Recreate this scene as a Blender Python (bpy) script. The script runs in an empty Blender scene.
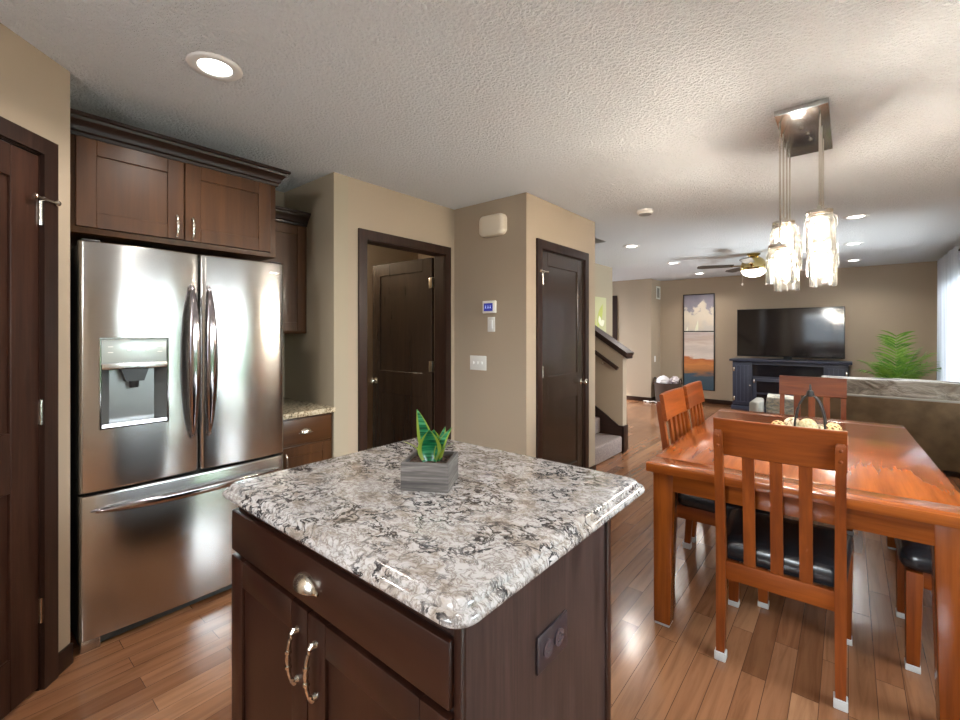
import bpy, bmesh, math, random
from mathutils import Vector, Matrix
random.seed(7)
PI = math.pi
S = bpy.context.scene
COL = S.collection

# ------------------------------------------------------------------ camera, world, light, exposure
cam = bpy.data.cameras.new('camera'); camo = bpy.data.objects.new('camera', cam); COL.objects.link(camo)
camo.location = (0, 0, 1.3617); camo.rotation_euler = (PI/2, 0, 0.6928)
cam.sensor_width = 36; cam.lens = 36*443.73/960; cam.shift_y = -0.02806; cam.clip_start = 0.02
S.camera = camo
vs = S.view_settings
vs.view_transform = 'Standard'; vs.look = 'None'; vs.gamma = 1; vs.use_curve_mapping = False
vs.exposure = 0.8
W = bpy.data.worlds.new('world'); S.world = W; W.use_nodes = True
wb = W.node_tree.nodes['Background']; wb.inputs[0].default_value = (.80, .89, 1, 1); wb.inputs[1].default_value = 3.2

def area(name, loc, rot, sx, sy, power, color=(1, 1, 1)):
    l = bpy.data.lights.new(name, 'AREA'); l.shape = 'RECTANGLE'; l.size = sx; l.size_y = sy; l.energy = power; l.color = color
    o = bpy.data.objects.new(name, l); COL.objects.link(o); o.location = loc; o.rotation_euler = rot; return o
# daylight arriving at the glass of the windows and the patio door, plus an added ceiling fill
def aim(name, loc, target, sx, sy, power, color):
    o = area(name, loc, (0, 0, 0), sx, sy, power, color); o.rotation_euler = (Vector(target)-Vector(loc)).to_track_quat('-Z', 'Y').to_euler(); return o
aim('daylight_patio', (2.6, 1.65, 2.6), (.3, 1.7, .7), 3.0, 2.4, 380, (.88, .94, 1))
aim('daylight_living', (2.35, 7.0, 2.7), (0, 7.2, .7), 2.6, 1.2, 420, (.88, .94, 1))
aim('ceiling_fill', (2.6, 6.8, .25), (-1.2, 7.2, 2.3), 3.0, 1.2, 330, (.93, .96, 1))  # added upward fill outside the window to brighten the living room ceiling
aim('daylight_kitchen', (-.35, -3.7, 2.5), (-.5, -.5, 1.0), 2.0, 1.0, 300, (.90, .95, 1))
aim('daylight_foyer', (-6.2, 8.0, 2.4), (-3.5, 8.0, .8), 1.4, 1.0, 220, (.92, .96, 1))
sun = bpy.data.lights.new('sun', 'SUN'); sun.energy = 5.0; sun.color = (1, .95, .85); sun.angle = .02
suno = bpy.data.objects.new('sun', sun); COL.objects.link(suno); suno.rotation_euler = (math.radians(18), math.radians(-42), 0)

def point(name, loc, power, color, r=.03):
    l = bpy.data.lights.new(name, 'POINT'); l.energy = power; l.color = color; l.shadow_soft_size = r
    o = bpy.data.objects.new(name, l); COL.objects.link(o); o.location = loc; return o
def spot(name, loc, power, color, ang=150):
    l = bpy.data.lights.new(name, 'SPOT'); l.energy = power; l.color = color; l.spot_size = math.radians(ang); l.spot_blend = .6; l.shadow_soft_size = .06
    o = bpy.data.objects.new(name, l); COL.objects.link(o); o.location = loc; return o

# ------------------------------------------------------------------ materials
MATS = {}
def mat(name, color, rough=.5, metal=0, spec=.5, coat=0, emit=None, estr=0, trans=0, ior=1.45, sub=0, aniso=0):
    m = bpy.data.materials.new(name); m.use_nodes = True
    b = m.node_tree.nodes['Principled BSDF']
    b.inputs['Base Color'].default_value = (*color, 1); b.inputs['Roughness'].default_value = rough
    b.inputs['Metallic'].default_value = metal; b.inputs['Specular IOR Level'].default_value = spec
    b.inputs['Coat Weight'].default_value = coat; b.inputs['Coat Roughness'].default_value = .12
    b.inputs['Transmission Weight'].default_value = trans; b.inputs['IOR'].default_value = ior
    b.inputs['Anisotropic'].default_value = aniso
    if emit: b.inputs['Emission Color'].default_value = (*emit, 1); b.inputs['Emission Strength'].default_value = estr
    MATS[name] = m; return m
class NT:
    def __init__(s, m): s.t = m.node_tree; s.b = s.t.nodes['Principled BSDF']
    def n(s, ty, **k):
        x = s.t.nodes.new(ty)
        for a, v in k.items(): setattr(x, a, v)
        return x
    def l(s, a, b): s.t.links.new(a, b)
    def coord(s, scale=(1, 1, 1), kind='Object', rand=False):
        tc = s.n('ShaderNodeTexCoord'); mp = s.n('ShaderNodeMapping'); mp.inputs['Scale'].default_value = scale
        s.l(tc.outputs[kind], mp.inputs['Vector'])
        if rand:
            oi = s.n('ShaderNodeObjectInfo'); mu = s.n('ShaderNodeMath', operation='MULTIPLY'); mu.inputs[1].default_value = 37
            s.l(oi.outputs['Random'], mu.inputs[0]); s.l(mu.outputs[0], mp.inputs['Location'])
        return mp.outputs[0]
    def noise(s, vec, scale, detail=4, rough=.55, dist=0):
        x = s.n('ShaderNodeTexNoise'); x.inputs['Scale'].default_value = scale; x.inputs['Detail'].default_value = detail
        x.inputs['Roughness'].default_value = rough; x.inputs['Distortion'].default_value = dist
        s.l(vec, x.inputs['Vector']); return x
    def ramp(s, fac, stops, interp='LINEAR'):
        x = s.n('ShaderNodeValToRGB'); x.color_ramp.interpolation = interp
        e = x.color_ramp.elements
        while len(e) < len(stops): e.new(.5)
        for q, (p, c) in zip(e, stops):
            q.position = p; q.color = (*c, 1) if len(c) == 3 else c
        s.l(fac, x.inputs[0]); return x.outputs[0]
    def mix(s, fac, a, b, mode='MIX'):
        x = s.n('ShaderNodeMix', data_type='RGBA', blend_type=mode)
        for i, v in ((0, fac), (6, a), (7, b)):
            if hasattr(v, 'links') or hasattr(v, 'is_linked'): s.l(v, x.inputs[i])
            else: x.inputs[i].default_value = v if i == 0 else (*v, 1)
        return x.outputs[2]
    def bump(s, h, strength=.2, dist=.01):
        x = s.n('ShaderNodeBump'); x.inputs['Strength'].default_value = strength; x.inputs['Distance'].default_value = dist
        s.l(h, x.inputs['Height']); s.l(x.outputs[0], s.b.inputs['Normal'])
    def math(s, op, a, b=0.0):
        x = s.n('ShaderNodeMath', operation=op)
        for i, v in ((0, a), (1, b)):
            if hasattr(v, 'is_linked'): s.l(v, x.inputs[i])
            else: x.inputs[i].default_value = v
        return x.outputs[0]
    def color(s, c): s.l(c, s.b.inputs['Base Color'])

def wood(name, dark, light, axis='z', rough=.35, coat=.3, scale=1.0, fig=.5, spec=.35):
    m = mat(name, light, rough, spec=spec, coat=coat); t = NT(m)
    sc = {'x': (1.2, 14, 14), 'y': (14, 1.2, 14), 'z': (14, 14, 1.2)}[axis]
    v = t.coord(tuple(q*scale for q in sc), rand=True)
    n1 = t.noise(v, 1.0, 5, .6, .8)
    sc2 = {'x': (4, 90, 90), 'y': (90, 4, 90), 'z': (90, 90, 4)}[axis]
    v2 = t.coord(tuple(q*scale for q in sc2), rand=True)
    n2 = t.noise(v2, 1.0, 3, .6)
    c = t.ramp(n1.outputs[0], [(.3, dark), (.7, light)])
    g = t.ramp(n2.outputs[0], [(.35, (1-fig*.6,)*3), (.6, (1, 1, 1))])
    t.color(t.mix(1.0, c, g, 'MULTIPLY'))
    t.bump(n2.outputs[0], .04, .003)
    return m

def build_mats():
    # painted wall
    for nm, c in (('paint', (.37, .295, .218)), ('paint_green_cast', (.355, .30, .22))):  # second tone is the same paint with green window light in its colour
        m = mat(nm, c, .75, spec=.3); t = NT(m); v = t.coord(); n = t.noise(v, 220, 3); t.bump(n.outputs[0], .12, .002)
    m = mat('ceiling_texture', (.72, .74, .76), .9, spec=.2); t = NT(m); v = t.coord()
    n = t.noise(v, 66, 3, .6, .4); r = t.ramp(n.outputs[0], [(.40, (0, 0, 0)), (.62, (1, 1, 1))]); t.bump(r, 1.0, .007)
    wood('trim_wood', (.018, .0075, .005), (.038, .017, .011), 'z', .36, .08)
    wood('trim_wood_x', (.018, .0075, .005), (.038, .017, .011), 'x', .36, .08)
    wood('trim_wood_y', (.018, .0075, .005), (.038, .017, .011), 'y', .36, .08)
    wood('door_wood', (.026, .015, .0095), (.042, .025, .016), 'z', .27, .25, 1.0, .2)
    wood('door_wood_red', (.026, .0095, .006), (.055, .022, .013), 'z', .33, .12)
    wood('cabinet_wood', (.044, .016, .005), (.084, .033, .010), 'z', .36, .12, .7, .25)
    wood('cabinet_wood_y', (.050, .018, .006), (.095, .037, .011), 'y', .36, .12, .7, .25)
    wood('crown_wood', (.010, .0045, .003), (.022, .010, .006), 'y', .36, .1)
    wood('island_wood', (.012, .0036, .002), (.023, .007, .0035), 'z', .36, .1, .7, .25)
    wood('island_wood_x', (.012, .0036, .002), (.023, .007, .0035), 'x', .36, .1, .7, .25)
    wood('island_panel', (.021, .0105, .009), (.050, .028, .024), 'z', .42, .1, 1.6, .6)
    for a in 'xyz': wood('table_wood_'+a, (.15, .032, .005), (.30, .078, .012), a, .22, .35, .8, .3)
    for a in 'xyz': wood('chair_wood_'+a, (.11, .021, .003), (.235, .055, .0075), a, .45, .0, .8, .35, .22)
    # hardwood floor: planks run along y
    m = mat('hardwood', (.3, .15, .08), .2, coat=.15); t = NT(m)
    tc = t.n('ShaderNodeTexCoord'); sep = t.n('ShaderNodeSeparateXYZ'); t.l(tc.outputs['Object'], sep.inputs[0])
    cmb = t.n('ShaderNodeCombineXYZ'); t.l(sep.outputs[1], cmb.inputs[0]); t.l(sep.outputs[0], cmb.inputs[1])
    br = t.n('ShaderNodeTexBrick'); br.offset = .37; br.offset_frequency = 2; br.squash = 1
    br.inputs['Scale'].default_value = 1; br.inputs['Brick Width'].default_value = .78; br.inputs['Row Height'].default_value = .083
    br.inputs['Mortar Size'].default_value = .0011; br.inputs['Mortar Smooth'].default_value = .1; br.inputs['Bias'].default_value = 0
    br.inputs['Color1'].default_value = (0, 0, 0, 1); br.inputs['Color2'].default_value = (1, 1, 1, 1); br.inputs['Mortar'].default_value = (.5, .5, .5, 1)
    t.l(cmb.outputs[0], br.inputs['Vector'])
    plank = t.ramp(br.outputs['Color'], [(0, (.15, .060, .026)), (.35, (.27, .125, .060)), (.65, (.20, .082, .037)), (1, (.32, .16, .082))])
    mp = t.n('ShaderNodeMapping'); mp.inputs['Scale'].default_value = (22, 1.6, 1); t.l(tc.outputs['Object'], mp.inputs[0])
    add = t.n('ShaderNodeVectorMath', operation='MULTIPLY_ADD'); t.l(br.outputs['Color'], add.inputs[0]); add.inputs[1].default_value = (9, 31, 5); t.l(mp.outputs[0], add.inputs[2])
    gr = t.noise(add.outputs[0], 1.0, 5, .6, .9)
    gcol = t.ramp(gr.outputs[0], [(.28, (.62, .56, .52)), (.55, (1, 1, 1)), (.8, (1.12, 1.1, 1.08))])
    c = t.mix(1.0, plank, gcol, 'MULTIPLY'); c = t.mix(br.outputs['Fac'], c, (.07, .032, .018)); t.color(c)
    rr = t.noise(t.coord(), 5, 3); rg = t.ramp(rr.outputs[0], [(.3, (.15,)*3), (.7, (.26,)*3)]); t.l(rg, t.b.inputs['Roughness'])
    inv = t.math('SUBTRACT', 1.0, br.outputs['Fac']); t.bump(inv, .25, .002)
    # quartz with swirling dark veins
    m = mat('quartz', (.7, .66, .6), .13, coat=.3); t = NT(m); v = t.coord((1, 1.25, 1))
    warp = t.noise(v, 9, 3, .6); wv = t.n('ShaderNodeVectorMath', operation='MULTIPLY_ADD'); t.l(warp.outputs['Color'], wv.inputs[0]); wv.inputs[1].default_value = (.07, .07, .07); t.l(v, wv.inputs[2])
    base = t.noise(wv.outputs[0], 13, 5, .65); bc = t.ramp(base.outputs[0], [(.30, (.17, .14, .115)), (.40, (.30, .262, .232)), (.50, (.385, .362, .35)), (.72, (.40, .38, .37))])
    a = t.noise(wv.outputs[0], 20, 6, .62, .4); r1 = t.math('ABSOLUTE', t.math('SUBTRACT', a.outputs[0], .5))
    vein = t.ramp(r1, [(0, (1, 1, 1)), (.018, (.9,)*3), (.04, (0, 0, 0))])
    msk = t.ramp(t.noise(v, 8, 3, .6).outputs[0], [(.40, (.15,)*3), (.54, (1, 1, 1))])
    b2 = t.noise(wv.outputs[0], 42, 6, .65, .5); r2 = t.math('ABSOLUTE', t.math('SUBTRACT', b2.outputs[0], .48))
    v2 = t.ramp(r2, [(0, (.85,)*3), (.03, (.3,)*3), (.06, (0, 0, 0))]); c = t.mix(v2, bc, (.13, .10, .08))
    vf = t.math('MULTIPLY', vein, msk); c = t.mix(vf, c, (.012, .011, .014)); t.color(c)
    m = mat('granite', (.5, .45, .35), .18); t = NT(m); v = t.coord()
    n = t.noise(v, 55, 4, .7); t.color(t.ramp(n.outputs[0], [(.36, (.06, .045, .03)), (.46, (.35, .27, .17)), (.6, (.6, .52, .38)), (.75, (.3, .23, .15))]))
    # brushed steel
    m = mat('steel', (.52, .515, .50), .2, metal=1, aniso=.8); t = NT(m)
    t.b.inputs['Anisotropic Rotation'].default_value = .25; tg = t.n('ShaderNodeTangent', direction_type='RADIAL', axis='Z'); t.l(tg.outputs[0], t.b.inputs['Tangent'])
    pass
    mat('steel_plain', (.62, .62, .61), .25, metal=1); mat('steel_handle', (.36, .33, .34), .14, metal=1)
    mat('nickel', (.66, .62, .55), .22, metal=1); mat('chrome', (.8, .8, .82), .08, metal=1); mat('brass', (.55, .42, .18), .14, metal=1)
    mat('fridge_side', (.045, .05, .05), .4); mat('black_gap', (.008, .008, .008), .7); mat('black_plastic', (.02, .02, .022), .3)
    mat('panel_grey', (.5, .56, .54), .25, metal=.3); mat('alcove_grey', (.22, .23, .23), .3, metal=.6)
    mat('white_plastic', (.75, .73, .69), .4); mat('ivory', (.66, .58, .46), .45); mat('brown_plastic', (.022, .015, .018), .3)
    mat('receptacle', (.05, .036, .042), .25); mat('lcd', (.05, .06, .35), .2, emit=(.12, .14, .9), estr=.07); mat('digits', (.5, .6, 1), .4, emit=(.5, .6, 1), estr=.6)
    m = mat('leather', (.012, .012, .014), .27, coat=.25); t = NT(m); n = t.noise(t.coord(), 160, 3); t.bump(n.outputs[0], .12, .002)
    mat('foot_cap', (.42, .41, .40), .4)
    m = mat('suede', (.085, .058, .034), .85, spec=.2); t = NT(m); n = t.noise(t.coord(), 6, 4); t.color(t.ramp(n.outputs[0], [(.35, (.07, .045, .023)), (.65, (.108, .072, .04))]))
    m = mat('microfibre', (.15, .125, .095), .6, spec=.3); m.node_tree.nodes['Principled BSDF'].inputs['Sheen Weight'].default_value = .5
    t = NT(m); n = t.noise(t.coord((1.5, 3, 3)), 3, 4, .6, 1.5); t.color(t.ramp(n.outputs[0], [(.35, (.10, .075, .05)), (.65, (.24, .205, .165))])); t.bump(n.outputs[0], .8, .05)
    mat('welt', (.06, .055, .05), .7); mat('sofa_grey', (.22, .205, .175), .8)
    m = mat('pillow_fabric', (.3, .27, .22), .85); t = NT(m); n = t.noise(t.coord((1, 1, 2)), 11, 3, .5, 2); t.color(t.ramp(n.outputs[0], [(.4, (.19, .19, .18)), (.5, (.33, .28, .20)), (.62, (.40, .37, .32))]))
    m = mat('carpet', (.36, .29, .25), .95, spec=.1); t = NT(m); n = t.noise(t.coord(), 130, 3); t.color(t.ramp(n.outputs[0], [(.35, (.19, .15, .14)), (.65, (.34, .275, .25))])); t.bump(n.outputs[0], .6, .01)
    mat('navy', (.020, .024, .042), .4); mat('navy_line', (.05, .06, .10), .35); mat('screen', (.012, .009, .008), .07, coat=.3); mat('tv_frame', (.01, .01, .01), .3)
    mat('glass_and_shade', (.006, .006, .009), .1)
    mat('planter_wood', (.2, .17, .15), .8)
    t = NT(MATS['planter_wood']); v = t.coord((3, 3, 60)); n = t.noise(v, 1, 4, .7, .5); t.color(t.ramp(n.outputs[0], [(.36, (.035, .03, .027)), (.52, (.085, .073, .066)), (.68, (.20, .18, .165))]))
    m = mat('soil', (.03, .016, .01), .95); t = NT(m); n = t.noise(t.coord(), 120, 3); t.color(t.ramp(n.outputs[0], [(.4, (.012, .007, .005)), (.65, (.10, .05, .03))])); t.bump(n.outputs[0], 1, .01)
    m = mat('snake_leaf', (.02, .2, .08), .3, coat=.3); t = NT(m); v = t.coord((6, 6, 130)); n = t.noise(v, 1, 3, .6, .4)
    t.color(t.ramp(n.outputs[0], [(.38, (.002, .055, .016)), (.5, (.006, .16, .06)), (.66, (.10, .34, .16))]))
    mat('leaf_edge', (.26, .33, .04), .4)
    m = mat('palm_leaf', (.06, .16, .02), .45); t = NT(m); n = t.noise(t.coord(), 9, 3); t.color(t.ramp(n.outputs[0], [(.35, (.05, .17, .015)), (.65, (.22, .38, .05))]))
    mat('palm_stem', (.16, .2, .05), .5); mat('pot_grey', (.25, .22, .2), .6)
    mat('iron', (.012, .011, .01), .45); mat('tray_wood', (.55, .42, .26), .6)
    m = mat('ball_wicker', (.5, .33, .15), .7); t = NT(m); vo = t.n('ShaderNodeTexVoronoi', feature='DISTANCE_TO_EDGE'); vo.inputs['Scale'].default_value = 60; t.l(t.coord(), vo.inputs['Vector'])
    t.color(t.ramp(vo.outputs[0], [(.0, (.66, .47, .24)), (.12, (.5, .33, .14)), (.25, (.10, .05, .02))])); t.bump(vo.outputs[0], -.6, .006)
    m = mat('ball_moss', (.4, .36, .2), .8); t = NT(m); n = t.noise(t.coord(), 90, 4); t.color(t.ramp(n.outputs[0], [(.35, (.28, .24, .12)), (.65, (.55, .50, .32))])); t.bump(n.outputs[0], .6, .006)
    m = mat('ball_pale', (.6, .53, .4), .8); t = NT(m); n = t.noise(t.coord(), 70, 4); t.color(t.ramp(n.outputs[0], [(.4, (.16, .11, .06)), (.52, (.62, .54, .40))])); t.bump(n.outputs[0], .6, .006)
    m = mat('curtain', (.60, .61, .64), .8, spec=.1); t = NT(m)
    tr = t.n('ShaderNodeBsdfTranslucent'); tr.inputs[0].default_value = (.8, .85, .95, 1); mx = t.n('ShaderNodeMixShader'); mx.inputs[0].default_value = .08
    out = m.node_tree.nodes['Material Output']; t.l(t.b.outputs[0], mx.inputs[1]); t.l(tr.outputs[0], mx.inputs[2]); t.l(mx.outputs[0], out.inputs[0])
    def glass(nm, tint, gloss_rough, extra=None):
        m = bpy.data.materials.new(nm); m.use_nodes = True; t = m.node_tree; t.nodes.remove(t.nodes['Principled BSDF'])
        tp = t.nodes.new('ShaderNodeBsdfTransparent'); tp.inputs[0].default_value = (*tint, 1)
        gl = t.nodes.new('ShaderNodeBsdfGlossy'); gl.inputs['Roughness'].default_value = gloss_rough
        fr = t.nodes.new('ShaderNodeFresnel'); fr.inputs[0].default_value = 1.5; mx = t.nodes.new('ShaderNodeMixShader')
        t.links.new(fr.outputs[0], mx.inputs[0]); t.links.new(tp.outputs[0], mx.inputs[1]); t.links.new(gl.outputs[0], mx.inputs[2]); last = mx
        if extra:
            di = t.nodes.new('ShaderNodeBsdfTranslucent'); di.inputs[0].default_value = (*extra[1], 1); m2 = t.nodes.new('ShaderNodeMixShader')
            df = t.nodes.new('ShaderNodeBsdfDiffuse'); df.inputs[0].default_value = (*extra[1], 1)
            m3 = t.nodes.new('ShaderNodeMixShader'); t.links.new(di.outputs[0], m3.inputs[1]); t.links.new(df.outputs[0], m3.inputs[2])
            m2.inputs[0].default_value = extra[0]; t.links.new(mx.outputs[0], m2.inputs[1]); t.links.new(m3.outputs[0], m2.inputs[2]); last = m2
            tcx = t.nodes.new('ShaderNodeTexCoord'); nz = t.nodes.new('ShaderNodeTexNoise'); nz.inputs['Scale'].default_value = 80
            rp = t.nodes.new('ShaderNodeMapRange'); rp.inputs[1].default_value = .4; rp.inputs[2].default_value = .65; rp.inputs[3].default_value = extra[0]*.5; rp.inputs[4].default_value = extra[0]*1.6
            t.links.new(tcx.outputs['Object'], nz.inputs['Vector']); t.links.new(nz.outputs[0], rp.inputs[0]); t.links.new(rp.outputs[0], m2.inputs[0])
        t.links.new(last.outputs[0], t.nodes['Material Output'].inputs[0]); MATS[nm] = m
    glass('window_glass', (.95, .97, .97), .02)
    glass('jar_glass', (.97, .96, .93), .06, (.011, (.95, .9, .82)))
    mat('bulb', (1, .92, .8), .3, emit=(1, .91, .79), estr=340); mat('lens_light', (1, 1, 1), .3, emit=(1, .95, .88), estr=7); mat('bowl_glass', (.85, .83, .78), .35, emit=(1, .93, .82), estr=6)
    mat('lamp_trim', (.75, .74, .72), .4); mat('blade_wood', (.03, .022, .018), .4); mat('jar_lid', (.6, .57, .52), .2, metal=1)
    mat('lawn', (.07, .17, .03), .9); mat('concrete', (.62, .61, .58), .9); m = mat('foliage', (.04, .12, .03), .8); mat('deck_wood', (.3, .24, .18), .8)
    m = mat('wicker_dark', (.05, .028, .018), .7); t = NT(m); n = t.noise(t.coord((20, 20, 90)), 1, 3); t.bump(n.outputs[0], .8, .01)
    m = mat('blanket', (.5, .42, .42), .9); t = NT(m); n = t.noise(t.coord(), 14, 3, .5, 1); t.color(t.ramp(n.outputs[0], [(.38, (.18, .14, .15)), (.5, (.55, .46, .46)), (.65, (.75, .7, .7))]))
    mat('blanket_white', (.72, .68, .68), .9); mat('leaf_print', (.42, .46, .12), .7); mat('print_ground', (.46, .45, .26), .7); mat('print_white', (.75, .75, .6), .7)
    # painted seascape, bands by height with brushy noise (local z from 0 at the bottom to 1.85)
    m = mat('seascape', (.5, .5, .5), .6); t = NT(m); tc = t.n('ShaderNodeTexCoord'); sep = t.n('ShaderNodeSeparateXYZ'); t.l(tc.outputs['Object'], sep.inputs[0])
    vv = t.coord((2.5, 1, 14)); n = t.noise(vv, 1, 5, .6, .6); dz = t.math('MULTIPLY', t.math('SUBTRACT', n.outputs[0], .5), .16)
    zn = t.math('ADD', t.math('DIVIDE', sep.outputs[2], 1.85), dz)
    band = t.ramp(zn, [(0, (.035, .075, .11)), (.14, (.06, .10, .14)), (.19, (.40, .17, .06)), (.26, (.62, .24, .07)), (.315, (.5, .15, .05)), (.34, (.70, .62, .56)), (.42, (.55, .48, .44)), (.47, (.66, .58, .52)), (.53, (.52, .40, .34)), (.575, (.55, .47, .45)), (.595, (.50, .42, .38)), (.62, (.56, .52, .47))])
    vc = t.coord((3.2, 1, 3.0)); cl = t.noise(vc, 1.3, 5, .55); czn = t.math('ADD', t.math('DIVIDE', sep.outputs[2], 1.85), t.math('MULTIPLY', t.math('SUBTRACT', cl.outputs[0], .5), .55))
    sky = t.ramp(czn, [(.62, (.56, .52, .47)), (.72, (.66, .58, .47)), (.84, (.62, .55, .45)), (.87, (.27, .25, .29)), (1, (.22, .21, .26))])
    up = t.math('GREATER_THAN', t.math('DIVIDE', sep.outputs[2], 1.85), .615); t.color(t.mix(up, band, sky))
build_mats()
M = MATS

# ------------------------------------------------------------------ mesh helpers
class MB:
    def __init__(s): s.bm = bmesh.new()
    def box(s, x0, x1, y0, y1, z0, z1, bev=0, seg=2, mtx=None):
        r = bmesh.ops.create_cube(s.bm, size=1); v = r['verts']
        for q in v: q.co = Vector(((x0+x1)/2+q.co.x*(x1-x0), (y0+y1)/2+q.co.y*(y1-y0), (z0+z1)/2+q.co.z*(z1-z0)))
        if bev:
            es = list({e for q in v for e in q.link_edges})
            b = bmesh.ops.bevel(s.bm, geom=es, offset=bev, segments=seg, profile=.5, affect='EDGES'); v = list({q for f in b['faces'] for q in f.verts} | {q for q in v if q.is_valid})
        if mtx: bmesh.ops.transform(s.bm, matrix=mtx, verts=[q for q in v if q.is_valid])
        return s
    def prism(s, pts, axis, a, b):      # closed outline extruded along an axis
        def mk(p, h): return {'x': (h, p[0], p[1]), 'y': (p[0], h, p[1]), 'z': (p[0], p[1], h)}[axis]
        A = [s.bm.verts.new(mk(p, a)) for p in pts]; B = [s.bm.verts.new(mk(p, b)) for p in pts]
        s.bm.faces.new(A); s.bm.faces.new(B[::-1]); n = len(pts)
        for i in range(n): s.bm.faces.new((A[i], B[i], B[(i+1) % n], A[(i+1) % n]))
        return s
    def loops(s, L, cap0=True, cap1=True, close=False):
        V = [[s.bm.verts.new(p) for p in l] for l in L]; n = len(V[0])
        for a, b in zip(V[:-1], V[1:]):
            for i in range(n): s.bm.faces.new((a[i], a[(i+1) % n], b[(i+1) % n], b[i]))
        if cap0: s.bm.faces.new(V[0][::-1])
        if cap1: s.bm.faces.new(V[-1])
        return s
    def lathe(s, prof, c=(0, 0, 0), n=24, cap0=True, cap1=True, axis='z', mtx=None):
        L = []
        for r, z in prof:
            l = []
            for i in range(n):
                a = 2*PI*i/n; p = (r*math.cos(a), r*math.sin(a), z)
                if axis == 'x': p = (p[2], p[0], p[1])
                if axis == 'y': p = (p[1], p[2], p[0])
                p = Vector(p)
                if mtx: p = mtx @ p
                l.append(p+Vector(c))
            L.append(l)
        return s.loops(L, cap0, cap1)
    def tube(s, pts, r, n=10, sx=1, sy=1, up=(0, 0, 1)):
        P = [Vector(p) for p in pts]; L = []
        R = r if isinstance(r, (list, tuple)) else [r]*len(P)
        for i, p in enumerate(P):
            d = (P[min(i+1, len(P)-1)]-P[max(i-1, 0)]).normalized(); u = Vector(up)
            if abs(d.dot(u)) > .95: u = Vector((1, 0, 0)) if abs(d.x) < .9 else Vector((0, 1, 0))
            a = d.cross(u).normalized(); b = a.cross(d).normalized()
            L.append([p+a*(R[i]*sx*math.cos(2*PI*k/n))+b*(R[i]*sy*math.sin(2*PI*k/n)) for k in range(n)])
        return s.loops(L)
    def sphere(s, c, r, seg=20, rings=12, sc=(1, 1, 1)):
        b = bmesh.ops.create_uvsphere(s.bm, u_segments=seg, v_segments=rings, radius=r)
        for v in b['verts']: v.co = Vector((v.co.x*sc[0]+c[0], v.co.y*sc[1]+c[1], v.co.z*sc[2]+c[2]))
        return s
    def taper(s, c0, w0, d0, z0, c1, w1, d1, z1, bev=.003):   # tapered square post
        L = []
        for (cx, cy), w, d, z in ((c0, w0, d0, z0), (c1, w1, d1, z1)):
            L.append([(cx+sx*w/2, cy+sy*d/2, z) for sx, sy in ((-1, -1), (1, -1), (1, 1), (-1, 1))])
        k = len(s.bm.verts); s.loops(L)
        if bev:
            s.bm.verts.ensure_lookup_table(); vs_ = s.bm.verts[k:]
            bmesh.ops.bevel(s.bm, geom=list({e for q in vs_ for e in q.link_edges}), offset=bev, segments=2, profile=.5, affect='EDGES')
        return s
    def build(s, name, m, parent=None, smooth=35, **kw):
        bmesh.ops.recalc_face_normals(s.bm, faces=s.bm.faces)
        me = bpy.data.meshes.new(name); s.bm.to_mesh(me); s.bm.free()
        for mm in (m if isinstance(m, (list, tuple)) else [m]): me.materials.append(M[mm])
        if smooth:
            for p in me.polygons: p.use_smooth = True
            me.set_sharp_from_angle(angle=math.radians(smooth))
        o = bpy.data.objects.new(name, me); COL.objects.link(o)
        if parent: o.parent = parent
        for k, v in kw.items(): o[k] = v
        return o
def B(*a, **k): return MB().box(*a, **k)
def thing(name, label, cat, loc=(0, 0, 0), rz=0, group=None):
    o = bpy.data.objects.new(name, None); COL.objects.link(o); o.empty_display_size = .1
    o.location = loc; o.rotation_euler = (0, 0, rz); o['label'] = label; o['category'] = cat; o['kind'] = 'thing'
    if group: o['group'] = group
    return o
def tag(o, label, cat, group=None):
    o['label'] = label; o['category'] = cat; o['kind'] = 'thing'
    if group: o['group'] = group
    return o
def struct(o, label=None, cat=None):
    o['kind'] = 'structure'
    if label: o['label'] = label
    if cat: o['category'] = cat
    return o
def dup(root, loc, rz, label):
    def cp(o, p):
        c = o.copy(); COL.objects.link(c); c.parent = p
        for ch in o.children: cp(ch, c)
        return c
    r = root.copy(); COL.objects.link(r); r.location = loc; r.rotation_euler = (0, 0, rz); r['label'] = label
    for ch in root.children: cp(ch, r)
    return r
def at(o, loc, rz=0): o.location = loc; o.rotation_euler = (0, 0, rz); return o
def sm(a, n, lo, hi): return [lo+(hi-lo)*i/n for i in range(n+1)]

# ------------------------------------------------------------------ setting
H = 2.44
fl = struct(B(-5.2, 1.2, -2.6, 9.7, -.1, 0).build('floor', 'hardwood'), 'glossy reddish brown hardwood plank floor', 'floor')
c = MB()
c.box(-2.2, 1.2, -2.6, 9.7, H, H+.12); c.box(-5.2, -2.2, 5.0, 9.7, H, H+.12); c.box(-5.2, -2.2, -2.6, 4.036, H, H+.12)
struct(c.build('ceiling', 'ceiling_texture', smooth=0), 'off-white knockdown textured ceiling', 'ceiling')
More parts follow.
